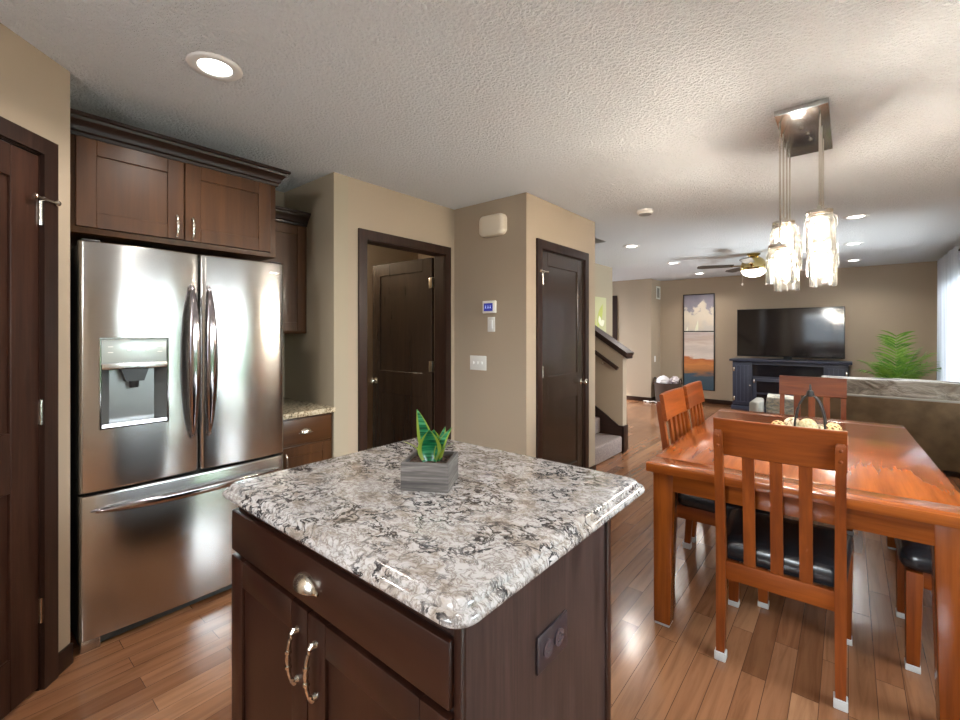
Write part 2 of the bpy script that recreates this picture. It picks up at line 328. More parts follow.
# pantry: diagonal wall. local x runs along the wall from the corner towards the camera side
CORN = (-2.473, .329); DA = -PI/4
w = MB(); w.box(0, .138, -.11, 0, 0, H); w.box(.138, .80, -.11, 0, 2.05, H); w.box(.80, 1.02, -.11, 0, 0, H)
struct(at(w.build('wall_pantry', 'paint', smooth=0), (CORN[0], CORN[1], 0), DA), 'tan diagonal wall around the pantry door', 'wall')
struct(B(-3.33, -2.473, .219, .329, 0, H).build('wall_alcove', 'paint', smooth=0))
struct(B(-3.45, -3.33, .1, 1.77, 0, H).build('wall_cabinet', 'paint_green_cast', smooth=0))
struct(B(-3.33, -2.65, 1.661, 1.771, 0, H).build('wall_return', 'paint_green_cast', smooth=0), 'short wall ending the counter beside the fridge', 'wall')
w = MB(); w.box(-2.765, -2.65, 1.771, 1.912, 0, H); w.box(-2.765, -2.65, 1.912, 2.72, 2.035, H); w.box(-2.765, -2.65, 2.72, 2.84, 0, H)
struct(w.build('wall_powder', 'paint', smooth=0), 'tan wall around the open door', 'wall')
struct(B(-2.765, -1.896, 2.84, 2.95, 0, H).build('wall_thermostat', 'paint', smooth=0), 'tan wall carrying thermostat and switches', 'wall')
w = MB(); w.box(-2.006, -1.896, 2.95, 3.045, 0, H); w.box(-2.006, -1.896, 3.045, 3.80, 2.04, H); w.box(-2.006, -1.896, 3.80, 4.036, 0, H)
struct(w.build('wall_closet', 'paint', smooth=0), 'tan wall around the closed closet door', 'wall')
struct(B(-5.0, -2.006, 3.92, 4.036, 0, 5.0).build('wall_stair_near', 'paint', smooth=0))
# powder room behind the open door
struct(B(-4.4, -4.3, 1.661, 3.92, 0, H).build('wall_powder_back', 'paint', smooth=0)); struct(B(-4.3, -3.33, 1.661, 1.771, 0, H).build('wall_powder_side', 'paint', smooth=0))
# stair side: sloping half wall, running on as a full wall
sl = .673; zc = 1.115
xt = -1.985-(H-zc)/sl
struct(MB().prism([(-1.985, 0), (-1.985, zc), (xt, H), (-5.0, H), (-5.0, 0)], 'y', 4.95, 5.06).build('wall_stair', 'paint', smooth=0), 'half wall sloping up beside the carpeted stairs', 'wall')
struct(B(-3.11, -3.0, 5.06, 7.04, 0, H).build('wall_foyer', 'paint_green_cast', smooth=0))
struct(B(-5.0, -3.0, 8.91, 9.02, 0, H).build('wall_hall', 'paint', smooth=0)); struct(B(-3.11, -3.0, 9.02, 9.47, 0, H).build('wall_nook', 'paint', smooth=0))
struct(B(-3.11, 1.2, 9.47, 9.6, 0, H).build('wall_far', 'paint', smooth=0), 'long tan wall behind the television', 'wall')
w = MB(); w.box(-5.2, -5.1, 5.06, 7.3, 0, H); w.box(-5.2, -5.1, 8.7, 9.02, 0, H); w.box(-5.2, -5.1, 7.3, 8.7, 0, .9); w.box(-5.2, -5.1, 7.3, 8.7, 2.1, H)
struct(w.build('wall_entry', 'paint', smooth=0))
# stairwell above the ceiling opening
w = MB(); w.box(-2.2, -2.1, 4.0, 5.06, H+.12, 5.0); w.box(-5.1, -2.2, 5.0, 5.1, H+.12, 5.0); w.box(-5.2, -5.1, 3.92, 5.06, 0, 5.0); w.box(-5.2, -2.1, 3.9, 5.1, 5.0, 5.1)
struct(w.build('wall_stairwell', 'paint', smooth=0))
# right wall with patio door and living room window
w = MB(); X0, X1 = 1.08, 1.2
w.box(X0, X1, -2.5, .75, 0, H); w.box(X0, X1, .75, 2.75, 2.08, H); w.box(X0, X1, 2.75, 5.5, 0, H); w.box(X0, X1, 5.5, 8.9, 0, .45); w.box(X0, X1, 5.5, 8.9, 2.15, H); w.box(X0, X1, 8.9, 9.47, 0, H)
struct(w.build('wall_right', 'paint', smooth=0))
w = MB(); w.box(-3.4, -1.35, -2.6, -2.5, 0, H); w.box(-1.35, .65, -2.6, -2.5, 0, .95); w.box(-1.35, .65, -2.6, -2.5, 2.1, H); w.box(.65, 1.2, -2.6, -2.5, 0, H)
struct(w.build('wall_back', 'paint', smooth=0))
struct(B(-1.9, -1.78, -2.5, -.38, 0, H).build('wall_kitchen_left', 'paint', smooth=0))
def window(n, fr, gl):
    o = bpy.data.objects.new('window_%d' % n, None); COL.objects.link(o); struct(o)
    fr.build('window_frame', 'white_plastic', o); gl.build('pane', 'window_glass', o, smooth=0)
f = MB()
for y in (.78, 1.75, 2.72): f.box(1.1, 1.17, y-.04, y+.04, 0, 2.08, .004)
f.box(1.1, 1.17, .75, 2.75, 2.0, 2.08, .004); f.box(1.1, 1.17, .75, 2.75, 0, .1, .004)
window(1, f, B(1.13, 1.136, .8, 2.7, .08, 2.02))
f = MB()
for y in (5.54, 7.2, 8.86): f.box(1.1, 1.17, y-.04, y+.04, .45, 2.15, .004)
f.box(1.1, 1.17, 5.5, 8.9, 2.07, 2.15, .004); f.box(1.1, 1.17, 5.5, 8.9, .45, .53, .004)
window(2, f, B(1.13, 1.136, 5.54, 8.86, .5, 2.1))
f = MB()
for x in (-1.31, -.35, .61): f.box(x-.04, x+.04, -2.59, -2.52, .95, 2.1, .004)
f.box(-1.35, .65, -2.59, -2.52, 2.02, 2.1, .004); f.box(-1.35, .65, -2.59, -2.52, .95, 1.03, .004)
window(3, f, B(-1.31, .61, -2.56, -2.554, 1.0, 2.06))
# outside
struct(B(1.2, 4.2, -1, 12, -.25, -.12).build('bounce_slab', 'concrete'), 'pale concrete slab added outside to bounce daylight', 'patio')  # unseen pale slab added to bounce sunlight up to the ceiling
struct(B(-4, 2, -6, -2.6, -.25, -.12).build('patio_back', 'concrete'))
struct(B(1.2, 14, -6, 16, -.5, -.25).build('ground_lawn', 'lawn'), 'lawn outside the patio door', 'ground')
def hedge():
    m_ = MB()
    for i in range(26):
        m_.sphere((5.2+random.uniform(-.6, .9), -3+i*.55, .6+random.uniform(-.3, 1.3)), random.uniform(.7, 1.2), 12, 8)
    o = m_.build('hedge', 'foliage'); o['kind'] = 'stuff'; o['label'] = 'green hedge beyond the patio'; o['category'] = 'hedge'
hedge()

# baseboards
def bb(name, *a, m='trim_wood_x', **k): return struct(B(*a, bev=.004, **k).build(name, m))
o = MB().box(0, .078, 0, .014, 0, .085, .004).build('baseboard_pantry', 'trim_wood_x'); struct(at(o, (CORN[0], CORN[1], 0), DA))
bb('baseboard_thermostat', -2.65, -1.896, 2.826, 2.84, 0, .085)
bb('baseboard_closet', -1.896, -1.882, 3.875, 4.036, 0, .085, m='trim_wood_y'); bb('baseboard_closet_near', -1.896, -1.882, 2.826, 2.97, 0, .085, m='trim_wood_y')
bb('baseboard_hall', -3.6, -3.0, 8.896, 8.91, 0, .085); bb('baseboard_nook', -3.0, -2.986, 8.896, 9.47, 0, .085, m='trim_wood_y'); bb('baseboard_far', -2.986, 1.08, 9.456, 9.47, 0, .085)
bb('baseboard_foyer', -3.0, -2.986, 5.06, 7.04, 0, .085, m='trim_wood_y'); bb('baseboard_right', 1.066, 1.08, 2.75, 9.456, 0, .085, m='trim_wood_y')

# ------------------------------------------------------------------ doors. local x along the door from hinge, y = out of the face (towards viewer +)
def door_leaf(name, wd, ht, mt, parent=None, th=.035, st=.112, flip=False):
    # two recessed flat panels between stiles and rails; both faces
    m = MB(); z0 = .012
    for x0, x1 in ((0, st), (wd-st, wd)): m.box(x0, x1, -th, 0, z0, ht, .0025, 1)
    for a, b in ((z0, .20), (.79, 1.005), (ht-.115, ht)): m.box(st, wd-st, -th, 0, a, b, .0025, 1)
    m.box(st-.005, wd-st+.005, -th+.011, -.011, .19, ht-.10)
    return m.build(name, mt, parent)
def casing(n, x0, x1, zt, depth, both=False, cw=.068, m='trim_wood'):
    # jamb lining and mitred flat casing around an opening whose face is y=0 (out = +y)
    b = MB()
    def cas(y0, y1):
        b.prism([(x0-cw, 0), (x0, 0), (x0, zt), (x0-cw, zt+cw)], 'y', y0, y1); b.prism([(x1, 0), (x1+cw, 0), (x1+cw, zt+cw), (x1, zt)], 'y', y0, y1)
        b.prism([(x0-cw, zt+cw), (x0, zt), (x1, zt), (x1+cw, zt+cw)], 'y', y0, y1)
    cas(.0, .017)
    b.box(x0-.018, x0+.004, -depth, .0, 0, zt); b.box(x1-.004, x1+.018, -depth, 0, 0, zt); b.box(x0, x1, -depth, 0, zt-.004, zt+.018)
    return struct(b.build('trim_%d' % n, m, smooth=0))
def knob(parent, x, z, y=0, s=1):
    k = MB(); k.lathe([(.028, 0), (.028, .006), (.012, .01), (.011, .035), (.024, .045), (.028, .055), (.022, .066), (.006, .07)], (0, 0, 0), 20, axis='y')
    o = k.build('door_knob', 'nickel', parent); o.location = (x, y, z)
    if s < 0: o.rotation_euler = (0, 0, PI)
    return o
def hinge(parent, x, z, y=0, stop=False):
    b = MB(); b.box(x-.022, x+.005, y-.002, y+.003, z-.045, z+.045, .001, 1); b.lathe([(.006, z-.047), (.006, z+.047)], (x, y+.006, 0), 10)
    if stop:
        b.tube([(x-.05, y+.022, z+.052), (x+.045, y+.022, z+.052)], .006, 8); b.lathe([(.011, -.008), (.013, 0), (.011, .008)], (x-.05, y+.022, z+.052), 10, axis='x'); b.lathe([(.009, -.006), (.011, 0), (.009, .006)], (x+.045, y+.022, z+.052), 10, axis='x'); b.lathe([(.008, z+.045), (.008, z+.06)], (x, y+.014, 0), 10)
    return b.build('hinge', 'nickel', parent)
# pantry door (closed, hinged beside the fridge)
t1 = casing(1, .140, .80, 2.045, .11, cw=.062); at(t1, (CORN[0], CORN[1], 0), DA)
d = door_leaf('door_1', .645, 2.035, 'door_wood_red'); struct(d, 'dark wood pantry door in the diagonal wall at left', 'door')
at(d, (CORN[0]+.144*math.cos(DA), CORN[1]+.144*math.sin(DA), 0), DA); 
for z, st_ in ((.305, 0), (1.06, 0), (1.82, 1)): hinge(d, -.002, z, .0, st_)
knob(d, .585, .93)
# open door to the powder room
t2 = casing(2, 1.918, 2.715, 2.03, .115); t2.rotation_euler = (0, 0, PI/2); 
t2.matrix_world = Matrix(((0, 1, 0, -2.65), (1, 0, 0, 0), (0, 0, 1, 0), (0, 0, 0, 1)))
d = door_leaf('door_2', .80, 2.022, 'door_wood'); struct(d, 'dark wood two panel door standing open by the thermostat wall', 'door')
at(d, (-2.797, 2.707, 0), PI+.035); d.scale = (1, -1, 1) if False else (1, 1, 1)
# leaf lies along -x; its face towards the camera (-y) is local +y
for z in (.30, 1.07, 1.80): B(-.012, .03, -.037, .004, z-.047, z+.047, bev=.002).build('hinge', 'nickel', d)
knob(d, .74, .90, 0); knob(d, .74, .90, -.035, -1)
# closet door
t3 = casing(3, 3.045, 3.80, 2.04, .11, cw=.07); t3.matrix_world = Matrix(((0, 1, 0, -1.896), (1, 0, 0, 0), (0, 0, 1, 0), (0, 0, 0, 1)))
d = door_leaf('door_3', .747, 2.03, 'door_wood'); struct(d, 'dark wood closed closet door with a brass-toned knob', 'door')
d.matrix_world = Matrix(((0, 1, 0, -1.900), (1, 0, 0, 3.049), (0, 0, 1, 0), (0, 0, 0, 1)))
for z, st_ in ((.30, 0), (1.05, 0), (1.80, 1)): hinge(d, .0, z, .016, st_)
knob(d, .695, .915)
# far hall door
t4 = casing(4, -4.6, -3.80, 2.03, .1, cw=.11); t4.location = (0, 8.91, 0); t4.matrix_world = Matrix(((1, 0, 0, 0), (0, -1, 0, 8.91), (0, 0, 1, 0), (0, 0, 0, 1)))
d = door_leaf('door_4', .79, 2.02, 'door_wood_red'); struct(d, 'dark door at the end of the hall', 'door'); d.matrix_world = Matrix(((1, 0, 0, -4.595), (0, -1, 0, 8.92), (0, 0, 1, 0), (0, 0, 0, 1))); hinge(d, .785, 1.75, .02)

# ------------------------------------------------------------------ stairs
st = MB(); rise, run = .185, .265
for i in range(11):
    x = -2.01-i*run
    st.box(x-run-.02 if i < 10 else x-run, x+.022, 4.04, 4.948, i*rise-.0 if i else 0, (i+1)*rise, .02, 3)
struct(st.build('stairs', 'carpet'), 'beige carpeted stairs rising behind the closet', 'stairs')
b = MB(); 
b.prism([(-1.97, 0), (-1.97, .30), (-2.03, .30), (-5.0, .30+2.98*.70), (-5.0, 2.3-.45), (-2.1, .0)], 'y', 4.93, 4.95)
struct(b.build('trim_5', 'trim_wood_x', smooth=0), 'dark stringer board beside the stairs', 'trim')
bb('baseboard_newel', -1.985, -1.97, 4.93, 5.07, 0, .30, m='trim_wood')
# sloping cap on the half wall
b = MB(); dx = 1.95; x0c = -1.925
b.prism([(x0c, zc-.045), (x0c, zc-.015), (x0c-dx, zc-.015+dx*sl), (x0c-dx, zc-.06+dx*sl)], 'y', 4.92, 5.09)
b.prism([(x0c+.0, zc-.012), (x0c+.012, zc+.02), (x0c-dx, zc+.025+dx*sl), (x0c-dx, zc-.012+dx*sl)], 'y', 4.90, 5.11)
struct(b.build('trim_6', 'trim_wood_x', smooth=0), 'dark wooden cap on the sloping half wall', 'trim')
h = thing('handrail', 'short dark wooden handrail fixed to the stair half wall', 'handrail', (0, 0, 0))
def hr(x): return (x, 4.885, .955+(-2.02-x)*sl)
m_ = MB(); m_.tube([hr(-2.02), hr(-2.6), hr(-3.4)], .024, 12); m_.build('rail', 'trim_wood_x', h)
for x in (-2.2, -3.2):
    p = hr(x); MB().tube([(x, 4.95, p[2]-.07), (x, 4.90, p[2]-.07), (x, 4.885, p[2]-.02)], .008, 8).build('bracket', 'nickel', h)

# ------------------------------------------------------------------ cabinetry helpers (front faces +x at x=xf; used with y/z coords)
def shaker_x(xf, y0, y1, z0, z1, m, name, parent, fr=.062, th=.02):
    b = MB(); b.box(xf-th, xf, y0, y0+fr, z0, z1, .002, 1); b.box(xf-th, xf, y1-fr, y1, z0, z1, .002, 1)
    b.box(xf-th, xf, y0+fr, y1-fr, z0, z0+fr, .002, 1); b.box(xf-th, xf, y0+fr, y1-fr, z1-fr, z1, .002, 1); b.box(xf-th, xf-.008, y0+fr-.004, y1-fr+.004, z0+fr-.004, z1-fr+.004)
    return b.build(name, m, parent)
def pull(parent, p, n, length=.11, up=(0, 0, 1), name='handle'):
    # arched bar pull with flared feet; p centre on the face, n outward normal
    p = Vector(p); n = Vector(n); u = Vector(up); b = MB(); pts = []; R = []
    for i in range(15):
        q = -1+2*i/14; pts.append(p+u*(q*length/2)+n*(.006+.017*(1-q*q)**.6)); R.append(.0045+.0018*math.exp(-(q/.12)**2)+.003*max(0, abs(q)-.75)*4)
    b.tube(pts, R, 10)
    for sgn in (-1, 1):
        q = p+u*(sgn*length/2*.93); b.tube([q, q+n*.014], [.009, .005], 10)
    for sgn in (-.28, .28):
        q = p+u*(sgn*length/2)+n*.022; b.tube([q-u*.003, q+u*.003], .0075, 10)
    return b.build(name, 'nickel', parent)
def cup(parent, p, n, w=.085, name='cup_pull'):
    p = Vector(p); n = Vector(n); side = Vector((0, 0, 1)).cross(n).normalized(); up = Vector((0, 0, 1)); b = MB(); L = []
    for i in range(8):       # quarter dome open below
        a = i/7*PI/2; l = []
        for k in range(13):
            ph = k/12*PI
            l.append(p+side*(w/2*math.cos(ph)*(1 if i == 0 else math.cos(a*.0)+0)*math.cos(a)**.35 if i < 7 else side*0+Vector((0,0,0))) if False else p+side*(w/2*math.cos(ph))+up*(.034*math.sin(ph)*math.cos(a))+n*(.026*math.sin(ph)*math.sin(a))-up*.012)
        L.append(l)
    bm = b.bm; V = [[bm.verts.new(q) for q in l] for l in L]
    for a, c2 in zip(V[:-1], V[1:]):
        for i in range(12): bm.faces.new((a[i], a[i+1], c2[i+1], c2[i]))
    bmesh.ops.remove_doubles(bm, verts=bm.verts, dist=.0004)
    r = bmesh.ops.solidify(bm, geom=list(bm.faces), thickness=.002)
    b.tube([p+side*(w/2+.004)-up*.012+n*.002, p+side*(w/2-.008)-up*.012+n*.004], .004, 8); b.tube([p-side*(w/2+.004)-up*.012+n*.002, p-side*(w/2-.008)-up*.012+n*.004], .004, 8)
    return b.build(name, 'nickel', parent)
def crown(parent, xf, y0, y1, z0, prof, ret0=False, ret1=False, xb=-3.33):
    # prof: (outward, up) list; runs along y with returns back to the wall
    b = MB(); L = []
    for px_, pz in prof:
        xo = xf+px_; ya = y0-(px_ if ret0 else 0); yb = y1+(px_ if ret1 else 0)
        L.append([(xb, ya, z0+pz), (xo, ya, z0+pz), (xo, yb, z0+pz), (xb, yb, z0+pz)])
    b.loops(L); return b.build('crown_molding', 'crown_wood', parent, smooth=25)
CP = [(.0, 0), (.008, .0), (.010, .014), (.018, .020), (.022, .034), (.034, .050), (.046, .058), (.050, .070), (.058, .074), (.058, .088)]

# cabinet over the fridge
g = thing('wall_cabinet', 'brown two-door cabinet mounted above the refrigerator', 'cabinet', (-2.9, .78, 1.795))
g.location = (0, 0, 0)
B(-3.32, -2.555, .333, 1.222, 1.797, 2.215, bev=.002).build('body', 'cabinet_wood', g)
for y0, y1, hy in ((.355, .755, .724), (.761, 1.185, .792)):
    dd = shaker_x(-2.533, y0, y1, 1.822, 2.207, 'cabinet_wood', 'door', g, .068); pull(dd, (-2.533, hy, 1.885), (1, 0, 0), .10)
crown(g, -2.553, .331, 1.226, 2.212, CP, False, True)
# far wall cabinet
g = thing('wall_cabinet', 'small brown upper cabinet over the granite counter, right of the refrigerator', 'cabinet')
B(-3.33, -3.00, 1.244, 1.660, 1.36, 2.13, bev=.002).build('body', 'cabinet_wood', g)
shaker_x(-2.98, 1.25, 1.642, 1.375, 2.115, 'cabinet_wood', 'door', g)
crown(g, -2.998, 1.302, 1.66, 2.125, CP, False, False)
# base cabinet and its counter
g = thing('base_cabinet', 'brown base cabinet with one drawer under the granite counter', 'cabinet')
B(-3.33, -2.672, 1.242, 1.659, .1, .835, bev=.002).build('body', 'cabinet_wood', g); B(-3.33, -2.78, 1.242, 1.658, 0, .1).build('toe_kick', 'black_gap', g)
dr = B(-2.672, -2.652, 1.256, 1.642, .665, .822, bev=.003).build('drawer', 'cabinet_wood_y', g); cup(dr, (-2.652, 1.46, .742), (1, 0, 0))
dd = shaker_x(-2.652, 1.256, 1.642, .115, .652, 'cabinet_wood', 'door', g); pull(dd, (-2.652, 1.33, .56), (1, 0, 0), .11)
ct = MB().box(-3.33, -2.625, 1.242, 1.660, .836, .87, .006, 3); o = ct.build('countertop', 'granite'); tag(o, 'speckled granite counter slab in the nook right of the refrigerator', 'countertop')

# ------------------------------------------------------------------ refrigerator
g = thing('refrigerator', 'stainless steel French-door refrigerator with water dispenser', 'refrigerator')
B(-3.29, -2.54, .362, 1.238, .03, 1.745, bev=.006).build('cabinet_body', 'fridge_side', g)
B(-3.25, -2.56, .37, 1.23, .0, .04).build('base', 'black_gap', g)
def fdoor(name, y0, y1, z0, z1, hole=None, bul=.016, xb=-2.535, xf=-2.488):
    ys = [y0, y0+.002, y0+.006, y0+.014]+[y0+.014+(y1-y0-.028)*i/22 for i in range(1, 22)]+[y1-.014, y1-.006, y1-.002, y1]
    zs = [z0, z0+.004, z0+.012, z1-.012, z1-.004, z1]
    if hole: ys = sorted(set([y for y in ys if min(abs(y-hole[0]), abs(y-hole[1])) > .006]+[hole[0], hole[1]])); zs = sorted(set(zs+[hole[2], hole[3]]))
    def X(y, z):
        q = (y-(y0+y1)/2)/((y1-y0)/2); e = min(y-y0, y1-y, .014)/.014; ez = min(z-z0, z1-z, .012)/.012
        return xf+bul*(1-q*q)-.012*(1-math.sqrt(max(0, 1-(1-e)**2)))-.008*(1-math.sqrt(max(0, 1-(1-ez)**2)))
    b = MB(); bm = b.bm; V = [[bm.verts.new((X(y, z), y, z)) for z in zs] for y in ys]
    for i in range(len(ys)-1):
        for j in range(len(zs)-1):
            if hole and hole[0]-1e-6 <= ys[i] and ys[i+1] <= hole[1]+1e-6 and hole[2]-1e-6 <= zs[j] and zs[j+1] <= hole[3]+1e-6: continue
            bm.faces.new((V[i][j], V[i+1][j], V[i+1][j+1], V[i][j+1]))
    W_ = {}
    def back(i, j):
        if (i, j) not in W_: W_[(i, j)] = bm.verts.new((xb, ys[i], zs[j]))
        return W_[(i, j)]
    n, mz = len(ys)-1, len(zs)-1
    rim = [(i, 0) for i in range(n)]+[(n, j) for j in range(mz)]+[(i, mz) for i in range(n, 0, -1)]+[(0, j) for j in range(mz, 0, -1)]
    for a, c2 in zip(rim, rim[1:]+rim[:1]): bm.faces.new((V[a[0]][a[1]], back(*a), back(*c2), V[c2[0]][c2[1]]))
    bm.faces.new([back(*a) for a in rim][::-1])
    return b.build(name, 'steel', g, smooth=30), X
HO = (.425, .672, .948, 1.338)
dl, XL = fdoor('door', .360, .806, .678, 1.755, HO)
drr, XR = fdoor('door', .812, 1.240, .678, 1.755)
fz, XF = fdoor('freezer_drawer', .360, 1.240, .05, .668, bul=.02)
# dispenser in the left door
xo = -2.474
m_ = MB()      # bezel ring
for a in ((HO[0]-.004, HO[1]+.004, HO[3]-.004, HO[3]+.004), (HO[0]-.004, HO[1]+.004, HO[2]-.004, HO[2]+.004), (HO[0]-.004, HO[0]+.004, HO[2], HO[3]), (HO[1]-.004, HO[1]+.004, HO[2], HO[3])): m_.box(-2.53, xo+.004, *a, .002, 1)
m_.build('dispenser_bezel', 'steel_handle', dl)
B(-2.53, xo-.003, HO[0]+.004, HO[1]-.004, 1.232, HO[3]-.004, bev=.002).build('control_panel', 'panel_grey', dl, label='grey control panel above dispenser')
for y in (.525, .592): MB().lathe([(.008, 0), (.008, .0012)], (xo-.003, y, 1.29), 14, axis='x').build('button', 'white_plastic', dl)
for y in (.46, .64):
    for z in (1.30, 1.275): B(xo-.003, xo-.0022, y-.009, y+.009, z, z+.003).build('button', 'white_plastic', dl)
B(-2.53, xo+.006, HO[0]+.004, HO[1]-.004, 1.202, 1.232, bev=.004).build('trim_strip', 'steel_plain', dl)
m_ = MB(); xi = -2.533   # recess: concave back with flared sides
m_.prism([(xo, HO[0]+.004), (xi, HO[0]+.04), (xi, HO[1]-.04), (xo, HO[1]-.004), (xi-.002, HO[1]-.004), (xi-.002, HO[0]+.004)], 'z', HO[2]+.004, 1.204)
m_.build('recess', 'alcove_grey', dl, smooth=0)
m_ = MB(); m_.prism([(xi+.005, .965), (xo+.004, .965), (xo+.006, .952), (xi+.005, .952)], 'y', HO[0]+.006, HO[1]-.006); m_.build('drip_tray', 'steel_handle', dl, smooth=0)
m_ = MB(); m_.prism([(.498, 1.203), (.60, 1.203), (.582, 1.145), (.516, 1.145)], 'x', xi+.003, xo-.008); m_.lathe([(.016, 1.115), (.02, 1.15)], (-2.505, .549, 0), 14); m_.build('nozzle', 'black_plastic', dl, smooth=30)
# long curved handles: lens-shaped blades
def fhandle(par, X, y, z0, z1):
    b = MB(); L = []
    for i in range(25):
        q = -1+2*i/24; z = (z0+z1)/2+q*(z1-z0)/2; hw = .006+.019*(1-abs(q)**2.4); out = .055*(1-q*q)**.6+.002; x = X(y, 1.2)
        L.append([(x+out+ .008*math.cos(a), y+hw*math.sin(a), z) for a in [2*PI*k/12 for k in range(12)]])
    b.loops(L)
    for z in (z0+.02, z1-.02): b.box(X(y, 1.2)-.01, X(y, 1.2)+.022, y-.009, y+.009, z-.012, z+.012, .004)
    return b.build('handle', 'steel_handle', par, smooth=50)
fhandle(dl, XL, .772, .846, 1.60); fhandle(drr, XR, .846, .846, 1.60)
b = MB(); L = []
for i in range(25):
    q = -1+2*i/24; y = .80+q*.405; hw = .003+.016*(1-abs(q)**4); out = .05*(1-q*q)**.55+.002
    L.append([(XF(max(.38, min(1.22, y)), .4)+out+.010*math.cos(a), y, .600+hw*math.sin(a)) for a in [2*PI*k/12 for k in range(12)]])
b.loops(L)
for y in (.42, 1.18): b.box(XF(y, .4)-.01, XF(y, .4)+.022, y-.012, y+.012, .592, .608, .004)
b.build('handle', 'steel_handle', fz, smooth=50)
B(-2.487, -2.478, 1.148, 1.208, 1.692, 1.706, bev=.001).build('badge', 'chrome', drr)
B(-2.54, -2.495, .365, .43, 0, .05, bev=.004).build('front_foot', 'steel_plain', g); B(-2.54, -2.51, .43, 1.235, .012, .045, bev=.004).build('toe_grille', 'fridge_side', g)
for y in (.37, 1.17): B(-2.62, -2.50, y, y+.06, 1.745, 1.765, bev=.004).build('hinge_cover', 'black_plastic', g)

# ------------------------------------------------------------------ kitchen island
g = thing('kitchen_island', 'dark brown kitchen island cabinet with a drawer and two doors', 'island')
IL, IR, IF = -1.378, -.492, .53
B(IL, IR-.012, IF+.02, 1.11, .1, .892, bev=.002).build('body', 'island_wood', g)
B(IL+.02, IR-.05, IF+.09, 1.10, 0, .1).build('toe_kick', 'black_gap', g)
B(IR-.012, IR, IF+.024, 1.11, 0, .892).build('end_panel', 'island_panel', g, label='wood-grain end panel')
B(IR-.014, IR+.008, 1.105, 1.128, 0, .892, bev=.003).build('corner_post', 'island_wood', g)
B(IR-.016, IR+.002, IF+.012, IF+.026, 0, .892, bev=.002).build('corner_post', 'island_wood', g)
dr = B(IL, -.507, IF, IF+.02, .735, .850, bev=.004).build('drawer', 'island_wood_x', g); cup(dr, (-.955, IF, .792), (0, -1, 0), .092)
def shaker_y(yf, x0, x1, z0, z1, m, name, parent, fr=.072, th=.02):
    b = MB(); b.box(x0, x0+fr, yf, yf+th, z0, z1, .003, 2); b.box(x1-fr, x1, yf, yf+th, z0, z1, .003, 2)
    b.box(x0+fr, x1-fr, yf, yf+th, z0, z0+fr, .003, 2); b.box(x0+fr, x1-fr, yf, yf+th, z1-fr, z1, .003, 2); b.box(x0+fr-.004, x1-fr+.004, yf+.009, yf+th, z0+fr-.004, z1-fr+.004)
    return b.build(name, m, parent)
for x0, x1, hx in ((IL, -.957, -1.0), (-.953, -.507, -.92)):
    dd = shaker_y(IF, x0, x1, .11, .721, 'island_wood', 'door', g); pull(dd, (hx, IF, .605), (0, -1, 0), .125)
# outlet lying on its side on the end panel
xo_ = IR; yo = .833; zo = .700
pl = B(xo_, xo_+.006, yo-.062, yo+.062, zo-.039, zo+.039, bev=.003).build('outlet_plate', 'brown_plastic', g)
for dy in (-.024, .021):
    y = yo+dy
    rc = MB().lathe([(.018, 0), (.018, .003)], (xo_+.006, y, zo), 20, axis='x')
    for sy in (-.007, .007): rc.box(xo_+.0085, xo_+.0096, y-.006, y+.006, zo+sy-.0014, zo+sy+.0014)
    rc.lathe([(.003, 0), (.003, .0011)], (xo_+.0085, y+.011*(1 if dy > 0 else -1), zo), 8, axis='x')
    rc = rc.build('receptacle', ['receptacle', 'black_gap'], pl)
    for p_ in rc.data.polygons:
        if p_.center.x > xo_+.0092: p_.material_index = 1
# quartz top with ogee edge
def rrect(x0, x1, y0, y1, r, z, n=7):
    P = []
    for cx, cy, a0 in ((x1-r, y0+r, -PI/2), (x1-r, y1-r, 0), (x0+r, y1-r, PI/2), (x0+r, y0+r, PI)):
        for i in range(n+1): a = a0+PI/2*i/n; P.append((cx+r*math.cos(a), cy+r*math.sin(a), z))
    return P
L = []
for ins, z in ((.014, .893), (.005, .8945), (.0, .900), (.0, .907), (.003, .9125), (.009, .9155), (.0155, .9165), (.0165, .9205), (.019, .926), (.024, .929), (.031, .930)):
    L.append(rrect(-1.40+ins, -.455-ins, .500+ins, 1.335-ins, .045-ins*.6, z))
o = MB().loops(L).build('countertop', 'quartz', smooth=50); tag(o, 'pale quartz island top with dark swirling veins', 'countertop')

